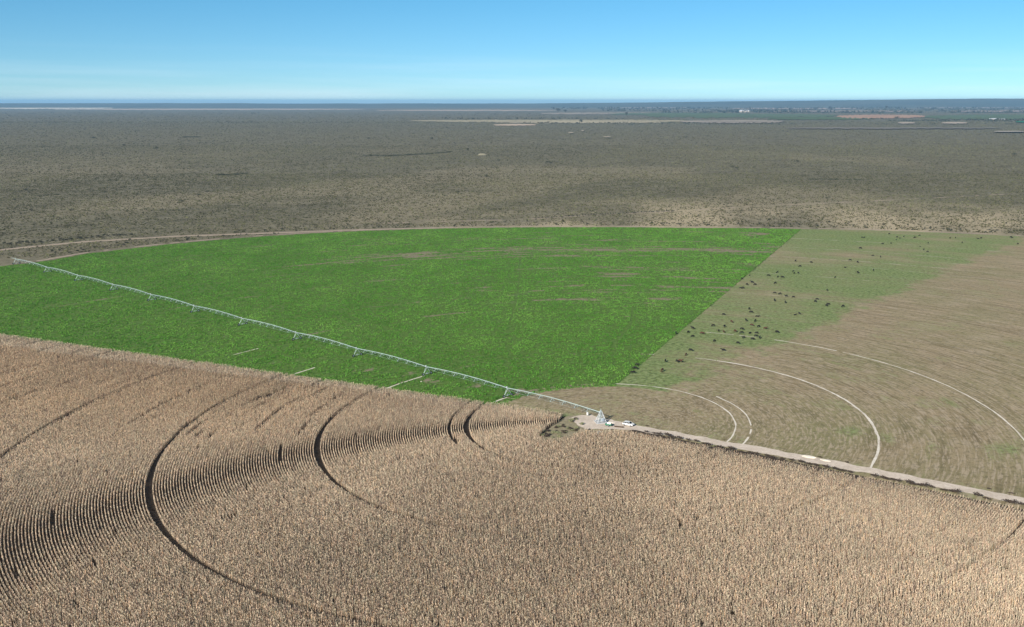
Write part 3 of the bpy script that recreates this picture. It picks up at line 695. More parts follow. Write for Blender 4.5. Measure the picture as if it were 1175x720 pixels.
def near_edge_shrubs():
    prot = [leafy('shrub', M['shrub' if i % 3 else 'shrubdark'], 1.2 + .2 * (i % 3), 1.1, 1.3 + .2 * (i % 4), 110, .20, seed=200 + i) for i in range(6)]
    # nearest scrub: just outside the round field, nearest first; plus the dark row beside the dirt tracks
    spots = []
    hed = [G(*p) for p in ((2, 281.5), (30, 280.5), (60, 277.5), (90, 275), (120, 272.5), (150, 271))]
    for (a, b) in zip(hed[:-1], hed[1:]):
        for i in range(8): t = (i + random.random() * .6) / 8; spots.append((a[0] + (b[0] - a[0]) * t, a[1] + (b[1] - a[1]) * t + random.uniform(0, 9), 1.5, 'hedge'))
    h2 = [G(*p) for p in ((615, 250.3), (700, 245.2), (775, 241.8))]
    for (a, b) in zip(h2[:-1], h2[1:]):
        for i in range(26): t = (i + random.random() * .6) / 26; spots.append((a[0] + (b[0] - a[0]) * t, a[1] + (b[1] - a[1]) * t - 7 + random.uniform(-2, 2), 1.2, 'fence'))
    cnt = 0
    while cnt < 200:
        th = R(random.uniform(-48, 44)); rr = float(edge_r(th)) + 10 + abs(random.gauss(0, 22)); x, y = rr * math.sin(th), rr * math.cos(th)
        if not in_view(np.array([x]), np.array([y]), mu=10)[0]: continue
        if abs(y - np.interp(x, [G(-60, 293)[0], G(0, 287.3)[0], G(100, 277.5)[0], G(200, 271.5)[0], G(300, 268)[0], G(400, 264.3)[0]], [G(-60, 293)[1], G(0, 287.3)[1], G(100, 277.5)[1], G(200, 271.5)[1], G(300, 268)[1], G(400, 264.3)[1]])) < 7 and x < -200: continue
        spots.append((x, y, random.uniform(.8, 1.45), 'edge')); cnt += 1
    info = dict(hedge=('grey green bush in the dense line behind the pale dirt track at far left', 'bushes lining the dirt track'),
                fence=('dark low bush in the thin row along the sandy track beyond the green field', 'bushes in the row along the sandy track'),
                edge=('rounded grey green desert bush standing right outside the far rim of the round field', 'desert bushes along the far rim of the round field'))
    used = set()
    for i, (x, y, s, kd) in enumerate(spots):
        p = prot[(i * 7 + 3) % 6]; o = p if p.name not in used else p.copy()
        if o is p: used.add(p.name)
        else: COL.objects.link(o)
        o.location = (x, y, 0); o.rotation_euler = (0, 0, random.uniform(0, 6.28)); o.scale = (s * random.uniform(.85, 1.25), s, s * random.uniform(.8, 1.1))
        tag(o, info[kd][0], 'shrub', info[kd][1])
near_edge_shrubs()
def weeds():
    prot = [leafy('weed_clump', M['weed'], 1.5, .85, .85 + .15 * i, 150, .13, seed=300 + i, lobes=9) for i in range(4)]
    used = set(); k = 0
    px = [(742, 495.6), (750, 497.5), (757, 499.2), (765, 500.5), (771, 501.8), (779, 503.2), (790, 505.5), (798, 507), (808, 509.5), (812, 510.8), (826, 514), (838, 516), (850, 518.5), (861, 520.5), (868, 522), (879, 523.8), (886, 525.2), (897, 527), (909, 529),
          (918, 531), (928, 532.8), (936, 534.5), (948, 537), (957, 539), (966, 540.4), (975, 542.2), (1004, 547.3), (1012, 548.8), (1017, 549.8), (1024, 551), (1031, 552.6), (1042, 554.8), (1048, 556), (1055, 557), (1062, 558.4), (1068, 559.6), (1083, 562.6), (1091, 564.2), (1098, 565.6), (1120, 569.5), (1132, 572.3), (1156, 576.4), (1163, 578), (1170, 579.4)]
    for u, v in px:
        x, y = G(u, v + .6); p = prot[k % 4]; k += 1; o = p if p.name not in used else p.copy()
        if o is p: used.add(p.name)
        else: COL.objects.link(o)
        s = random.uniform(.75, 1.15); o.location = (x, y, 0); o.rotation_euler = (0, 0, R(-28) + random.uniform(-.2, .2)); o.scale = (s * 1.45, s * 1.1, s * 1.15)
        tag(o, 'dark brown dry weed clump between the pale road and the standing corn', 'weed', 'dry weed clumps between road and corn')
    lab = {0: 'small dark weed tuft on the pasture side of the road, near the white car', 1: 'dark weed tuft on the pasture side of the road, next to pale spoil heaps', 2: 'low dark weed tuft on the pasture side just left of the bright curved rut meeting the road',
           3: 'dark weed tuft on the pasture verge near the right end of the road', 4: 'longest dark weed tuft on the pasture verge, right end of the road'}
    for i, (u, v) in enumerate(((742, 489), (941, 525.3), (972, 531.5), (1134, 562), (1160, 566.5))):
        x, y = G(u, v); o = prot[i % 4].copy(); COL.objects.link(o); o.location = (x, y, 0); o.scale = (.8 + .25 * (i == 4), .55, .6); o.rotation_euler = (0, 0, R(-28)); tag(o, lab[i], 'weed')
    # the weedy clearing west of the yard
    gm = mat_plain('green_grey_weed', (.22, .23, .12), .95, noise=.4, scale=2)
    pr = [leafy('weed_bush', gm if i % 2 else M['weed'], 1.3, 1.0, 1.0, 120, .16, seed=320 + i) for i in range(4)]; used = set(); n = 0
    while n < 50:
        u = random.uniform(622, 668); v = 506 - (u - 622) * .42 + random.uniform(-9, 5); x, y = G(u, v)
        if not pt_in_poly(np.array([x]), np.array([y]), CLEAR)[0]: continue
        p = pr[n % 4]; o = p if p.name not in used else p.copy()
        if o is p: used.add(p.name)
        else: COL.objects.link(o)
        s = random.uniform(.55, 1.15); o.location = (x, y, 0); o.rotation_euler = (0, 0, random.uniform(0, 6)); o.scale = (s, s, s * .8)
        tag(o, 'tangled weed bush in the dark clearing cut into the corn left of the pivot yard', 'weed', 'weed bushes in the clearing by the pivot yard'); n += 1
    for i, (u, v) in enumerate(((676, 493.6), (683, 494.4), (690, 494.8), (696, 494.2), (702, 494), (709, 494.5))):
        x, y = G(u, v); o = pr[i % 4].copy(); COL.objects.link(o); o.location = (x, y, 0); o.scale = (.9, .5, .5)
        tag(o, 'low weed bush on the lower rim of the sandy pivot yard', 'weed', 'low weeds on the rim of the pivot yard')
weeds()
def tree(u, v, h, w_, label, group=None, seed=0, cat='tree', dark=True):
    x, y = G(u, v); t = empty('tree', (x, y, 0)); tag(t, label, cat, group)
    b = MB(); b.bar((0, 0, 0), (0, 0, h * .45), h * .045, 6, h * .03)
    for i in range(4):
        a = i * 1.6 + seed; b.bar((0, 0, h * .35), (math.cos(a) * w_ * .3, math.sin(a) * w_ * .3, h * .7), h * .022, 5, h * .01)
    b.build('trunk', M['bark'], t)
    leafy('crown', M['shrubdark'], w_ * .62, w_ * .62, h * .85, 260, h * .055, t, seed=seed, z0=h * .18, lobes=7)
    return t
TR = [(180, 172.5, 9, 11, 'lone dark tree, the highest up the scrub plain on the left'), (108, 160.5, 10, 16, 'small dark tree far out on the left of the plain, leftmost of two close together'), (142, 168, 7, 9, 'tiny dark tree between two lone trees on the left plain'),
      (209, 233.5, 4.2, 6, 'rounded dark tree standing near the field on the left of the scrub'), (185, 243.5, 4, 6.5, 'dark bush tree nearest the field on the left, left of a second one'), (82, 243, 3.8, 6, 'dark bush tree above the dirt track at the far left'),
      (36, 243, 3.5, 5.5, 'dark low tree closest to the left picture edge'), (17, 231, 3.8, 6, 'dark tree above the one nearest the left edge'), (238, 222, 4.2, 6.5, 'dark tree on the left scrub, just right of a wider dark tree'),
      (228, 225.8, 4, 7, 'wide dark tree just left of a similar one on the scrub'), (30, 219.5, 4.6, 6.5, 'dark tree at mid distance on the far left scrub'), (423, 161, 9, 11, 'lone dark tree far away, left of the middle of the plain'),
      (496, 161, 10, 12, 'lone dark tree far away right of its twin in the middle plain'), (537, 173.5, 8, 9, 'dark tree just left of the pale mound'), (559, 205, 6.5, 9, 'dark tree below the pale mound in mid plain'), (573, 185.5, 5, 8, 'small dark tree right of the pale mound'),
      (526, 222.5, 4, 6, 'small dark tree in the scrub above the middle of the green field'), (629, 188.5, 6.5, 11, 'left half of a pair of dark trees in mid plain'), (632, 188.7, 6, 9, 'right half of a pair of dark trees in mid plain'),
      (786, 159.2, 9, 22, 'wide dark tree clump far out right of centre'), (840, 193.5, 6, 8, 'dark tree left of a close second tree on the right plain'), (846, 195, 5.5, 8, 'dark tree touching the right side of its neighbour on the right plain'), (865, 194, 5, 8, 'small dark tree, rightmost of three on the right plain'),
      (915, 187, 7, 10, 'lone dark tree on the right plain under the crop patches'), (1164, 179.3, 9, 14, 'dark tree near the right picture edge on the plain'), (949, 229.5, 4.5, 9, 'dark tree where the grey scrub meets the paler sandy scrub at right')]
for i, t in enumerate(TR): tree(t[0], t[1], t[2], t[3], t[4] , seed=i * 3 + 1)
FT = [(953, 126.2, 55, 60, 'tall dark tree clump on the far farmland, left of the tallest one'), (1017, 126.4, 60, 50, 'tallest dark tree clump on the skyline farmland at right'), (1029, 137.8, 26, 44, 'dark farmstead tree at the edge of the tan field far right'),
      (640, 129.6, 50, 75, 'dark tree clump at the left end of the far farmland'), (649, 130, 40, 60, 'dark tree clump right beside the leftmost clump of the far farmland'), (667, 141.8, 24, 24, 'small tree standing in the pale pan strip'), (719, 133.2, 34, 36, 'lone tree beside the pale pan left of the far green crop'), (855, 129.3, 36, 90, 'wide dark tree clump behind a pale roofed shed far away')]
for i, t in enumerate(FT): tree(*t[:4], t[4], seed=90 + i)
def hedgerow(pts, n, h, name, label, group):
    pr = leafy('hedge_bush', M['shrubdark'], h * 1.6, h * 1.2, h, 90, h * .14, seed=400 + n)
    for i in range(n):
        t = i / (n - 1) * (len(pts) - 1); k = min(int(t), len(pts) - 2); f = t - k; u = pts[k][0] + (pts[k + 1][0] - pts[k][0]) * f; v = pts[k][1] + (pts[k + 1][1] - pts[k][1]) * f
        x, y = G(u, v); o = pr if i == 0 else pr.copy()
        if i: COL.objects.link(o)
        o.location = (x + random.uniform(-2, 2), y + random.uniform(-3, 3), 0); o.scale = (random.uniform(.7, 1.5), 1, random.uniform(.7, 1.2)); tag(o, label, 'bush', group)
hedgerow([(418, 179), (445, 179.6), (470, 178.5), (492, 177.5), (518, 175)], 46, 3.6, 'a', 'dark bush in the longest thin dark row across the middle of the plain', 'bushes of the long dark row')
hedgerow([(249, 201.3), (262, 201.6), (284, 199.6)], 16, 3.0, 'b', 'dark bush in the short dark row left of centre on the scrub', 'bushes of the short dark row')
hedgerow([(932, 206.5), (960, 207), (988, 207.5)], 18, 2.2, 'c', 'dark bush in the dashed row on the right of the scrub plain', 'bushes of the dashed row')
hedgerow([(211, 158.2), (228, 158)], 10, 5, 'd', 'dark bush in the high short row at the upper left of the plain', 'bushes of the upper left row')
# pale mound with a bush
def mound():
    x, y = G(553, 178.2); V = []; Fc = []
    n = 20
    for j in range(5):
        rr = 8 * (1 - j / 5); zz = 4.0 * (1 - (1 - j / 5) ** 2)
        for i in range(n): a = i / n * 6.283; q = rr * (1 + .15 * math.sin(3 * a + 1)); V.append((math.cos(a) * q * 1.3, math.sin(a) * q, zz))
    for j in range(4):
        for i in range(n): Fc.append((j * n + i, j * n + (i + 1) % n, (j + 1) * n + (i + 1) % n, (j + 1) * n + i))
    o = link_mesh('mound', np_mesh('mound', np.array(V), np.array(Fc)), mat_plain('mound_soil', (.22, .20, .14), .95, noise=.3, scale=.3)); o.location = (x, y, 0)
    tag(o, 'pale rounded earth mound rising from the scrub in mid plain', 'mound')
mound()
def far_masses():
    """tree belts on the far farmland, one mass"""
    V = []; g = np.random.default_rng(5)
    def belt(u0, u1, v, h, n):
        for i in range(n):
            u = g.uniform(u0, u1); vv = v + g.normal(0, .18); x, y = G(u, vv); s = h * g.uniform(.5, 1.3); wd = s * g.uniform(1.0, 2.6)
            for k in range(7):
                p = np.array([x + g.normal(0, wd * .4), y + g.normal(0, wd * .5), s * g.uniform(.15, .75)]); u_ = g.normal(size=3); u_ /= np.linalg.norm(u_); v_ = g.normal(size=3); v_ -= u_ * v_.dot(u_); v_ /= np.linalg.norm(v_)
                l = s * .33; p[2] = max(p[2], l * .8); V.extend([p - u_ * l, p + v_ * l, p + u_ * l, p - v_ * l])
    for q in ((630, 1260, 125.3, 30, 260), (690, 1260, 127.6, 26, 300), (760, 1260, 129.8, 22, 260), (1110, 1175, 138.3, 12, 60), (1020, 1100, 139.2, 9, 70), (985, 1020, 137, 9, 12), (1120, 1250, 139.8, 10, 50), (640, 1260, 122.5, 36, 240), (900, 1260, 121, 40, 160), (0, 1200, 130.5, 9, 60), (700, 1200, 143, 6, 110), (500, 720, 136.8, 10, 50), (600, 800, 141.9, 8, 60), (820, 910, 128.6, 24, 60)): belt(*q)
    V = np.array(V); tag(link_mesh('distant_trees', np_mesh('distant_trees', V, np.arange(len(V)).reshape(-1, 4)), M['shrubdark']), 'dark belts of trees on the hazy farmland below the skyline at right', 'trees', None, 'stuff')
far_masses()
def shed(u, v, w_, d_, h, label):
    x, y = G(u, v); t = empty('farm_shed', (x, y, 0), R(10)); tag(t, label, 'shed')
    b = MB(); b.box((0, 0, h * .3), (w_, d_, h * .6)); b.build('wall', M['wall'], t)
    bm = bmesh.new(); P = [(-w_ * .52, -d_ * .53, h * .601), (w_ * .52, -d_ * .53, h * .601), (w_ * .52, d_ * .53, h * .601), (-w_ * .52, d_ * .53, h * .601), (-w_ * .52, 0, h), (w_ * .52, 0, h)]
    vv = [bm.verts.new(p) for p in P]
    for f in ((0, 1, 5, 4), (2, 3, 4, 5), (0, 4, 3), (1, 2, 5), (3, 2, 1, 0)): bm.faces.new([vv[i] for i in f])
    me = bpy.data.meshes.new('roof'); bm.to_mesh(me); bm.free(); link_mesh('roof', me, M['roof'], t)
shed(854, 129.0, 95, 60, 26, 'large pale roofed shed in front of a dark clump on the far farmland')
shed(1141, 137.6, 60, 30, 9, 'long low pale roofed shed at the far right farmland, left one')
shed(1149, 137.9, 40, 30, 8, 'shorter low pale roofed shed just right of the long one at far right')

# ------------------------------------------------------------------ irrigation machine
ARM_AZ = R(-51.05)
machine = empty('irrigation_machine', (0, 0, 0), 0)
tag(machine, 'very long pale steel centre pivot irrigation arm on wheeled towers crossing the green field', 'irrigation machine')
ex = Vector((math.sin(ARM_AZ), math.cos(ARM_AZ), 0)); ey = Vector((-ex.y, ex.x, 0)); ez = Vector((0, 0, 1))   # along, across
TW = [49.2, 99.1, 149.1, 198.9, 249.7, 300.3, 351.6, 402.3, 454.2, 505.1]
PH = 3.7
def A(s, t, z): return ex * s + ey * t + ez * z
def span(s0, s1):
    b = MB(); n = 8; L = s1 - s0; crown = .75
    def top(q): return PH + crown * 4 * q * (1 - q)
    pts = [A(s0 + L * i / 16, 0, top(i / 16)) for i in range(17)]
    b.path(pts, .12, 8); p = b.build('pipe', M['steel'], machine)
    b = MB()
    lows = {1: [A(s0 + .3, .1, PH - .1)], -1: [A(s0 + .3, -.1, PH - .1)]}
    for i in range(1, n):
        q = i / n; s = s0 + L * q; dz = 1.35 * (1 - .35 * abs(2 * q - 1))
        for sd in (1, -1):
            c = A(s, sd * 1.15, top(q) - dz); b.bar(A(s, 0, top(q)), c, .075, 5)
            b.bar(A(s + L / n * .5, 0, top(min(1, q + .5 / n))), c, .02, 4)
            lows[sd].append(c)
        b.bar(lows[1][-1], lows[-1][-1], .035, 5)
    for sd in (1, -1):
        lows[sd].append(A(s1 - .3, sd * .1, PH - .1)); b.path(lows[sd], .018, 4)
    b.build('truss', M['steel'], p)
    b = MB()
    for i in range(1, 16):
        s = s0 + L * i / 16; b.bar(A(s, .0, top(i / 16)), A(s, .0, 1.5), .012, 4)
    b.build('sprinkler_hoses', M['black'], p)
def wheel(parent, c, r=.62, w_=.36):
    b = MB(); b.bar(c - ex * w_ / 2, c + ex * w_ / 2, r, 20)
    t = b.build('wheel', M['rubber'], parent)
    b = MB(); b.bar(c - ex * (w_ / 2 + .01), c + ex * (w_ / 2 + .01), r * .5, 14); b.build('rim', M['steel'], t)
def tower(s):
    b = MB(); hb = 2.1
    b.bar(A(s, -hb + .1, .72), A(s, hb - .1, .72), .10, 6)
    for sd in (1, -1):
        for a in (-.35, .35):
            b.bar(A(s + a, sd * .12, PH - .08), A(s, sd * (hb - .2), .78), .06, 6)
        b.bar(A(s, sd * 1.1, 1.95), A(s, -sd * .9, .74), .03, 4)
    b.bar(A(s, 1.1, 2.15), A(s, -1.1, 2.15), .04, 5)
    t = b.build('drive_tower', M['steel'], machine)
    for sd in (1, -1): wheel(t, A(s, sd * hb, .64))
    b = MB(); c = A(s + .1, .25, PH + .35); b.box(c, (.4, .4, .55), -ARM_AZ); b.build('control_box', M['pale'], t)
    b = MB(); c = A(s, 0, .72); b.box(c, (.55, .35, .35), -ARM_AZ); b.build('drive_motor', M['pale'], t)
prev = 0.0
for s in TW: span(prev, s); tower(s); prev = s
# last span and overhang
span(prev, 560.5); tower(560.5)
b = MB(); b.bar(A(560.5, 0, PH), A(568, 0, PH - .1), .09, 6); b.bar(A(560.5, 0, PH + 1.2), A(568, 0, PH), .02, 4); b.bar(A(560.5, 0, PH), A(560.5, 0, PH + 1.2), .04, 5)
b.bar(A(568, 0, PH), A(569, .4, PH + .4), .06, 5); b.build('end_boom', M['steel'], machine)
# pivot tower
b = MB(); base = 1.65; ht = 4.35
cor = [(-base, -base), (base, -base), (base, base), (-base, base)]
def rot(x, y, a=R(18)): return (x * math.cos(a) - y * math.sin(a), x * math.sin(a) + y * math.cos(a))
for (x, y) in cor:
    p = rot(x, y); b.bar((p[0], p[1], .15), (p[0] * .12, p[1] * .12, ht), .085, 6)
for f in (.15, .38, .62, .82):
    q = [(Vector((*rot(x, y), .15)).lerp(Vector((rot(x, y)[0] * .12, rot(x, y)[1] * .12, ht)), f)) for x, y in cor]
    for i in range(4): b.bar(q[i], q[(i + 1) % 4], .05, 5)
for f0, f1 in ((.0, .38), (.38, .62)):
    q0 = [(Vector((*rot(x, y), .15)).lerp(Vector((rot(x, y)[0] * .12, rot(x, y)[1] * .12, ht)), f0)) for x, y in cor]; q1 = [(Vector((*rot(x, y), .15)).lerp(Vector((rot(x, y)[0] * .12, rot(x, y)[1] * .12, ht)), f1)) for x, y in cor]
    for i in range(4): b.bar(q0[i], q1[(i + 1) % 4], .04, 5); b.bar(q1[i], q0[(i + 1) % 4], .04, 5)
b.build('pivot_tower', M['pale'], machine)
b = MB(); b.box((0, 0, .1), (4.4, 4.4, .2), R(18)); b.build('concrete_base', M['conc'], machine)
b = MB(); b.bar((0, 0, .2), (0, 0, ht + .2), .16, 12); b.bar((0, 0, ht - .6), A(1.2, 0, PH), .14, 10); b.bar((0, 0, ht + .2), (0, 0, ht + .75), .08, 8); b.build('riser_pipe', M['steel'], machine)
b = MB(); b.box((*rot(.2, -1.5), 1.35), (.9, .35, 1.25), R(18)); cb = b.build('control_panel', M['pale'], machine, bevel=.03)
b = MB(); b.box((*rot(.2, -1.69), 1.4), (.75, .03, 1.05), R(18)); b.build('panel_door', M['bluegrey'], cb)
b = MB()
for i in range(9): z = .4 + i * .42; b.bar((*rot(-.2 , 1.62 - z * .33), z), (*rot(.25, 1.62 - z * .33), z), .02, 4)
b.bar((*rot(-.2, 1.62), .2), (*rot(-.2, .28), 4.2), .025, 4); b.bar((*rot(.25, 1.62), .2), (*rot(.25, .28), 4.2), .025, 4); b.build('ladder', M['steel'], machine)

# ------------------------------------------------------------------ yard things
def car():
    x, y = G(721.2, 488.6); t = empty('car', (x, y, .05), R(-30)); tag(t, 'white hatchback car with dark windows parked on the pale road beside the pivot yard', 'car')
    W = 1.78
    # body from a side profile, lofted across the width
    prof = [(-2.15, .42), (-2.2, .62), (-2.12, .86), (-2.0, .96), (-1.15, 1.02), (1.25, 1.0), (1.75, .93), (2.08, .80), (2.17, .62), (2.12, .40), (1.75, .32), (-1.75, .32)]
    bm = bmesh.new(); L = []
    for j, (yy, k) in enumerate(((-W / 2, .93), (-W / 2 + .09, 1.0), (W / 2 - .09, 1.0), (W / 2, .93))):
        L.append([bm.verts.new((px * (k if j in (0, 3) else 1), yy, .65 + (pz - .65) * (k * .96 if j in (0, 3) else 1))) for px, pz in prof])
    n = len(prof)
    for j in range(3):
        for i in range(n): bm.faces.new((L[j][i], L[j][(i + 1) % n], L[j + 1][(i + 1) % n], L[j + 1][i]))
    bm.faces.new(L[0][::-1]); bm.faces.new(L[3]); bmesh.ops.recalc_face_normals(bm, faces=bm.faces)
    me = bpy.data.meshes.new('body'); bm.to_mesh(me); bm.free(); body = link_mesh('body', me, M['white'], t)
    # cabin: glass house with painted roof and pillars
    def trap(x0, x1, x2, x3, z0, z1, w0, w1):
        bm = bmesh.new(); P = [(x0, -w0, z0), (x1, -w0, z0), (x1, w0, z0), (x0, w0, z0), (x2, -w1, z1), (x3, -w1, z1), (x3, w1, z1), (x2, w1, z1)]
        v = [bm.verts.new(p) for p in P]
        for f in ((3, 2, 1, 0), (4, 5, 6, 7), (0, 1, 5, 4), (1, 2, 6, 5), (2, 3, 7, 6), (3, 0, 4, 7)): bm.faces.new([v[i] for i in f])
        return bm
    bm = trap(-2.02, 1.28, -1.55, .45, .97, 1.44, .83, .66); me = bpy.data.meshes.new('windows'); bm.to_mesh(me); bm.free(); link_mesh('windows', me, M['glass'], t)
    bm = trap(-1.62, .50, -1.50, .36, 1.435, 1.50, .68, .60); bmesh.ops.bevel(bm, geom=list(bm.edges), offset=.02, segments=2, affect='EDGES'); me = bpy.data.meshes.new('roof'); bm.to_mesh(me); bm.free(); link_mesh('roof', me, M['white'], t)
    b = MB()
    for sd in (-1, 1):
        for (xa, xb) in ((1.28, .47), (-.35, -.35), (-2.0, -1.55), (-1.15, -1.05)): b.bar((xa, sd * .835, .98), (xb, sd * .665, 1.45), .035, 6)
    b.build('pillars', M['white'], t)
    for sx in (-1.32, 1.34):
        for sd in (-1, 1):
            b = MB(); b.bar((sx, sd * .74, .31), (sx, sd * .92, .31), .32, 22); wh = b.build('wheel', M['rubber'], t)
            b = MB(); b.bar((sx, sd * .76, .31), (sx, sd * .935, .31), .19, 14); b.build('rim', M['chrome'], wh)
    for sd in (-1, 1):
        b = MB(); b.box((2.06, sd * .62, .72), (.16, .36, .16), sd * -.15); b.build('headlight', M['lamp'], t, bevel=.02)
        b = MB(); b.box((-2.10, sd * .68, .80), (.12, .24, .22)); b.build('tail_light', M['red'], t, bevel=.02)
        b = MB(); b.box((.85, sd * .97, 1.03), (.12, .18, .13)); b.build('wing_mirror', M['white'], t, bevel=.03)
    b = MB(); b.box((2.13, 0, .46), (.12, 1.5, .2)); b.build('bumper', M['black'], t, bevel=.03)
    b = MB(); b.box((-2.16, 0, .46), (.12, 1.5, .2)); b.build('bumper', M['black'], t, bevel=.03)
car()
def generator():
    x, y = G(698.3, 489.3); t = empty('pump_trailer', (x, y, .045), R(-14)); tag(t, 'low green equipment trailer with white cover between the pivot tower and the white car', 'trailer')
    b = MB(); b.box((0, 0, .72), (2.3, 1.2, .55)); b.build('housing', M['greenp'], t, bevel=.04)
    b = MB(); b.box((.25, 0, 1.16), (1.5, 1.0, .32), taper=(.85, .7)); b.build('cover', M['white'], t, bevel=.05)
    b = MB(); b.box((0, 0, .40), (2.5, .9, .08)); b.bar((1.2, .4, .4), (2.3, 0, .38), .04); b.bar((1.2, -.4, .4), (2.3, 0, .38), .04); b.build('chassis', M['black'], t)
    for sd in (-1, 1):
        b = MB(); b.bar((0, sd * .58, .30), (0, sd * .78, .30), .30, 18); w_ = b.build('wheel', M['rubber'], t)
        b = MB(); b.bar((0, sd * .6, .30), (0, sd * .79, .30), .15, 12); b.build('rim', M['pale'], w_)
generator()
def debris():
    x, y = G(710.5, 490.6); t = empty('debris_pile', (x, y, .045), R(-14)); tag(t, 'low dark brown pile of pipes lying on the sand left of the white car', 'debris')
    m = mat_plain('dark_brown_tube', (.07, .045, .03), .8)  # low dark brown mark on the sand, built as stacked tubes
    for i, (yy, zz, l) in enumerate(((-.30, .11, 3.4), (-.06, .11, 3.1), (.19, .11, 3.6), (-.17, .31, 3.0), (.08, .31, 3.3))):
        b = MB(); b.bar((-l / 2, yy, zz), (l / 2, yy + .05, zz), .11, 10); b.build('pipe', m, t)
debris()
def small_things():
    x, y = G(687.7, 497.6); b = MB(); b.box((0, 0, .35), (1.5, 1.0, .7), .3, taper=(.9, .9)); b.box((.1, 0, .74), (.7, .6, .1), .3); o = b.build('valve_box', M['bluegrey'], None, bevel=.03); o.location = (x, y, 0); tag(o, 'small blue grey valve box at the corn edge below the pivot tower', 'box')
    x, y = G(674.2, 477.6); t = empty('filter_unit', (x, y, .03), R(20)); tag(t, 'small white filter tank on legs under the first span left of the pivot tower', 'tank')
    b = MB(); b.bar((0, 0, .55), (0, 0, 1.35), .38, 18); b.bar((0, 0, 1.35), (0, 0, 1.5), .38, 18, .15); b.build('tank', M['white'], t)
    for i in range(3): a = i * 2.09; b = MB(); b.bar((math.cos(a) * .3, math.sin(a) * .3, 0), (math.cos(a) * .3, math.sin(a) * .3, .6), .04); b.build('leg', M['steel'], t)
    for i, (u, v, s, lab) in enumerate(((928, 524.6, 1.0, 'long pale spoil heap on the pasture side of the road, left of a dark tuft'), (947, 528.6, .7, 'smaller pale spoil heap on the pasture side of the road, right of a dark tuft'), (702, 485.3, .5, 'small pale sand heap behind the green trailer'))):
        x, y = G(u, v); bm = bmesh.new(); bmesh.ops.create_icosphere(bm, subdivisions=3, radius=1)
        for vv in bm.verts: k = 1 + .22 * (random.random() - .5); vv.co.x *= 2.6 * s * k; vv.co.y *= 1.1 * s * k; vv.co.z *= .38 * s * k
        me = bpy.data.meshes.new('sand_heap'); bm.to_mesh(me); bm.free(); o = link_mesh('sand_heap', me, M['track']); o.location = (x, y, .04); o.rotation_euler = (0, 0, R(-28)); tag(o, lab, 'sand heap')
    x, y = G(483.5, 438.8); bm = bmesh.new(); bmesh.ops.create_icosphere(bm, subdivisions=2, radius=.35)
    for vv in bm.verts: vv.co *= 1 + .3 * (random.random() - .5); 
    me = bpy.data.meshes.new('stone'); bm.to_mesh(me); bm.free(); o = link_mesh('stone', me, M['track']); o.location = (x, y, .15); tag(o, 'white stone lying in the worn grass beside the second wheel rut from the pivot', 'stone')
small_things()

# ------------------------------------------------------------------ cattle
def cow_mesh(name, pose, hide):
    if pose == 'graze': head = [(.95, 0, 1.12), (1.25, 0, .80), (1.42, 0, .42), (1.52, 0, .12)]
    else: head = [(.95, 0, 1.22), (1.25, 0, 1.42), (1.48, 0, 1.42), (1.80, 0, 1.22)]
    lie = pose == 'lie'; dz = -.62 if lie else 0
    V = [(0, 0, 1.02), (-.45, 0, 1.05), (-.85, 0, 1.10), (.45, 0, 1.00), (.80, 0, 1.06)]; E_ = [(0, 1), (1, 2), (0, 3), (3, 4)]; Rr = [(.40, .43), (.40, .41), (.30, .30), (.37, .42), (.30, .34)]
    i0 = 4
    for k, (h, r) in enumerate(zip(head, ((.20, .24), (.15, .18), (.15, .16), (.08, .08)))):
        V.append(h); E_.append((i0, len(V) - 1)); i0 = len(V) - 1; Rr.append(r)
    hd = len(V) - 2
    for sd in (1, -1):
        V.append((V[hd][0] - .05, sd * .24, V[hd][2] + .10)); E_.append((hd, len(V) - 1)); Rr.append((.035, .05))
    for (bx, node) in ((.72, 4), (-.78, 2)):
        for sd in (1, -1):
            back = bx < 0; st = .06 if sd > 0 else -.06
            if lie: J = [(bx, sd * .24, .82), (bx + (.25 if not back else .35), sd * .34, .72), (bx + (.55 if not back else .05), sd * .38, .68)]
            elif back: J = [(bx, sd * .20, .82), (bx + .10 + st, sd * .22, .62), (bx - .12 + st, sd * .22, .36), (bx - .04 + st, sd * .22, .04)]
            else: J = [(bx, sd * .19, .78), (bx + st, sd * .20, .42), (bx + st - .02, sd * .20, .04)]
            rr = [.17, .09, .06, .06] if back else [.14, .075, .06]
            p = node
            for q, r in zip(J, rr): V.append(q); E_.append((p, len(V) - 1)); p = len(V) - 1; Rr.append((r, r))
    V.append((-1.12, 0, .98)); E_.append((2, len(V) - 1)); Rr.append((.05, .05)); V.append((-1.16, 0, .45)); E_.append((len(V) - 2, len(V) - 1)); Rr.append((.035, .035))
    me = bpy.data.meshes.new('skel'); me.from_pydata([(v[0], v[1], v[2] + dz) for v in V], E_, []); o = bpy.data.objects.new('skel', me); COL.objects.link(o)
    m = o.modifiers.new('s', 'SKIN'); 
    for i, sv in enumerate(me.skin_vertices[0].data if me.skin_vertices else []): sv.radius = Rr[i]; sv.use_root = (i == 0)
    o.modifiers.new('d', 'SUBSURF').levels = 1; o.modifiers['d'].render_levels = 1
    return o, Rr
def make_cow(pose, hide):
    o, Rr = cow_mesh('cow', pose, hide)
    me = o.data
    if not me.skin_vertices:
        bm = bmesh.new(); bm.from_mesh(me); bm.verts.layers.skin.verify(); bm.to_mesh(me); bm.free()
    for i, sv in enumerate(me.skin_vertices[0].data): sv.radius = Rr[i]; sv.use_root = (i == 0)
    dg = bpy.context.evaluated_depsgraph_get(); dg.update(); ev = o.evaluated_get(dg); nm = bpy.data.meshes.new_from_object(ev)
    bpy.data.objects.remove(o); nm.materials.clear(); nm.materials.append(hide)
    for p in nm.polygons: p.use_smooth = True
    return nm
CM = {}
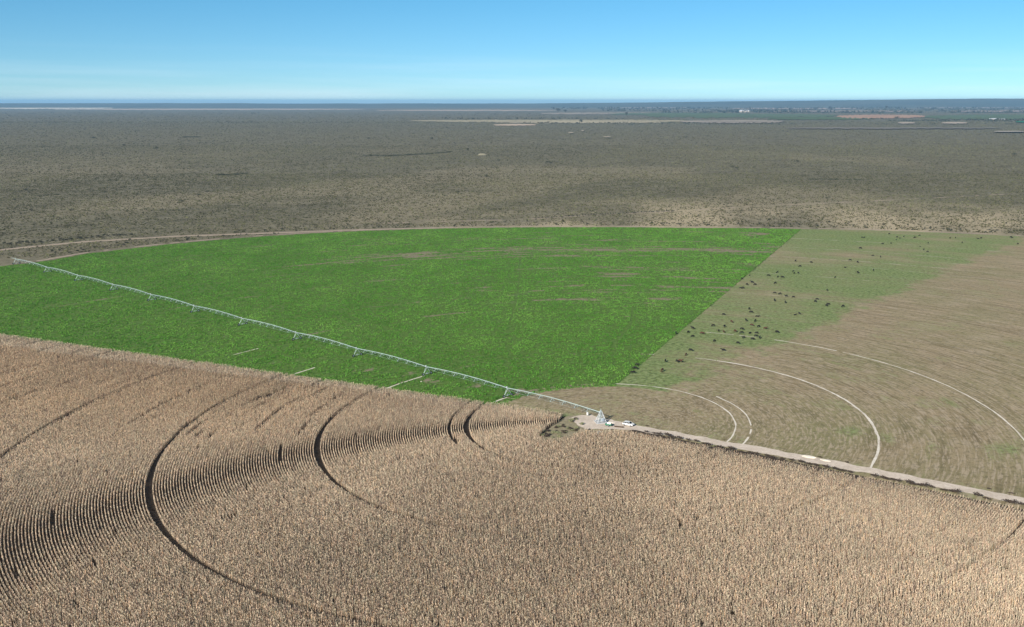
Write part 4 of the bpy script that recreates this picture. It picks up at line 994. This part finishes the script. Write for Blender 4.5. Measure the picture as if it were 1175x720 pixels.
for pose in ('graze', 'stand', 'lie'):
    CM[pose, 0] = make_cow(pose, M['black_hide']); c = CM[pose, 0].copy(); c.materials.clear(); c.materials.append(M['brown_hide']); CM[pose, 1] = c
cows = []
def zA(x, y): return (760 + x / 8.393, 350 + y / 8.393)
def zB(x, y): return (700 + x / 7.2, 350 + y / 7.2)
def zC(x, y): return (840 + x / 5.341, 260 + y / 5.341)
def zD(x, y): return (960 + x / 5.465, 250 + y / 5.465)
near = {
 zB(190, 562): ('black cow nearest the viewer, lowest of three along the bright green crop edge', 0), zB(210, 528): ('black cow, middle of three in line along the bright green crop edge', 0), zB(222, 498): ('black cow, uppermost of three in line along the bright green crop edge', 0),
 zB(432, 547): ('large reddish brown cow, closest to the bottom of the grass strip', 1), zA(30, 545): ('black cow alone just left of a tight pair near the pale rut', 0), zA(140, 547): ('black cow, left one of a touching pair near the bottom of the strip', 0), zA(172, 547): ('dark brown cow, right one of a touching pair near the bottom of the strip', 1),
 zA(228, 482): ('brown cow standing right on the broken pale rut crossing the grass strip', 1), zA(275, 440): ('black cow just above and right of the brown cow on the pale rut', 0), zA(500, 351): ('black cow alone in the open middle of the lower strip', 0), zA(588, 440): ('black cow with long back alone near the lower right border of the strip', 0),
 zA(730, 370): ('black cow by the lower right border of the strip, below the dense herd', 0), zA(132, 276): ('black cow closest to the tip of the green crop boundary, left of the herd', 0), zA(248, 267): ('black cow second from the left in the upper row of the lower herd', 0), zA(293, 228): ('black cow beside the short white dash on the grass strip', 0),
 zA(380, 279): ('light reddish brown cow in the left part of the herd', 1), zA(293, 306): ('black cow directly below the brown cow row on the left part of the herd', 0), zA(1107, 266): ('black cow apart from the herd where the second white rut starts', 0), zA(808, 153): ('large black cow at the top of the dense herd', 0), zA(543, 251): ('bulky black cow with a brown cow at its right side', 0), zA(592, 262): ('brown cow pressed against the right side of a bulky black cow', 1)}
for (u, v), (lab, br) in near.items(): cows.append((u, v, br, lab, None))
herd = ('black cow grazing in the dense herd around the middle of the grass strip', 'black cows of the dense herd')
herdb = ('small brown cow grazing among black ones in the dense herd', 'brown cows of the dense herd')
for (x, y) in ((490, 204), (600, 211), (765, 234), (765, 272), (845, 269), (783, 319), (867, 332), (900, 301), (905, 273), (938, 320), (925, 212), (895, 157), (912, 108), (838, 42), (852, 72), (592, 94)): cows.append((*zA(x, y), 0, *herd))
for (x, y) in ((703, 257), (990, 231), (860, 197), (666, 164)): cows.append((*zA(x, y), 1, *herdb))
mid = ('small black cow in the scattered middle part of the grass strip, above the dense herd', 'black cows scattered in the middle of the strip')
for (x, y) in ((108, 298), (60, 321), (53, 378), (67, 377), (92, 356), (123, 343), (139, 358), (222, 302), (271, 282), (278, 281), (281, 309), (307, 312), (265, 348), (388, 212), (417, 245), (484, 220), (374, 272), (380, 288), (405, 285), (262, 408), (294, 414), (332, 428), (374, 433), (261, 455), (260, 448), (326, 467), (522, 447), (512, 461), (582, 391), (579, 487), (590, 478), (680, 491), (386, 540), (413, 535), (632, 312)): cows.append((*zC(x, y), 0, *mid))
far = ('tiny black cow near the far rim of the pasture', 'black cows near the far rim of the pasture')
for (x, y) in ((330, 101), (160, 124), (174, 124), (380, 121), (397, 128), (373, 137), (420, 118), (487, 124), (495, 123), (520, 111), (710, 128), (745, 125), (787, 155), (888, 129), (905, 128), (1092, 122), (1101, 126), (1135, 163), (288, 164), (341, 160), (574, 158), (523, 179), (546, 201), (571, 213), (148, 191), (228, 238), (275, 246), (85, 266), (132, 279), (52, 310), (131, 342), (136, 347), (231, 329)): cows.append((*zD(x, y), 0, *far))
for i, (u, v, br, lab, grp) in enumerate(cows):
    pose = ('graze', 'graze', 'stand', 'graze', 'graze', 'lie', 'stand', 'graze')[(i * 5) % 8]
    if i == 3: pose = 'graze'
    if pose == 'lie' and not grp: pose = 'graze'
    o = bpy.data.objects.new('cow', CM[pose, br]); COL.objects.link(o); x, y = G(u, v + .8)
    o.location = (x, y, .034); s = random.uniform(.80, 1.0) * (1.15 if i == 3 else 1)
    o.scale = (s, s, s); o.rotation_euler = (0, 0, random.uniform(0, 6.28)); tag(o, lab, 'cow', grp)
print('cows', len(cows), 'objects', len(bpy.data.objects))

# ------------------------------------------------------------------ each thing of a row by its rank
bpy.context.view_layer.update()
for grp, fmt in (('dry weed clumps between road and corn', '{} dark weed clump from the pivot yard, between road and corn'),
                 ('weed bushes in the clearing by the pivot yard', 'weed bush in the clearing by the yard, {} from its left end'),
                 ('low weeds on the rim of the pivot yard', 'low weed on the lower rim of the yard, {} from the left'),
                 ('black cows of the dense herd', 'black cow within the dense herd on the grass strip, {} from the left'),
                 ('brown cows of the dense herd', 'small brown cow within the dense herd, {} brown one from the left'),
                 ('black cows scattered in the middle of the strip', 'small black cow scattered above the dense herd, {} from the left'),
                 ('black cows near the far rim of the pasture', 'tiny black cow near the far pasture rim, {} from the left'),
                 ('bushes of the long dark row', '{} bush from the left of the longest dark row across the plain'),
                 ('bushes of the short dark row', '{} bush from the left of the short dark row left of centre'),
                 ('bushes of the dashed row', '{} bush from the left of the dashed row on the right plain'),
                 ('bushes of the upper left row', '{} bush from the left of the high short row, upper left plain'),
                 ('bushes lining the dirt track', '{} bush from the left in the line behind the pale dirt track'),
                 ('bushes in the row along the sandy track', '{} dark bush from the left in the row along the sandy track')):
    order_labels([o for o in bpy.data.objects if o.get('group') == grp], fmt)
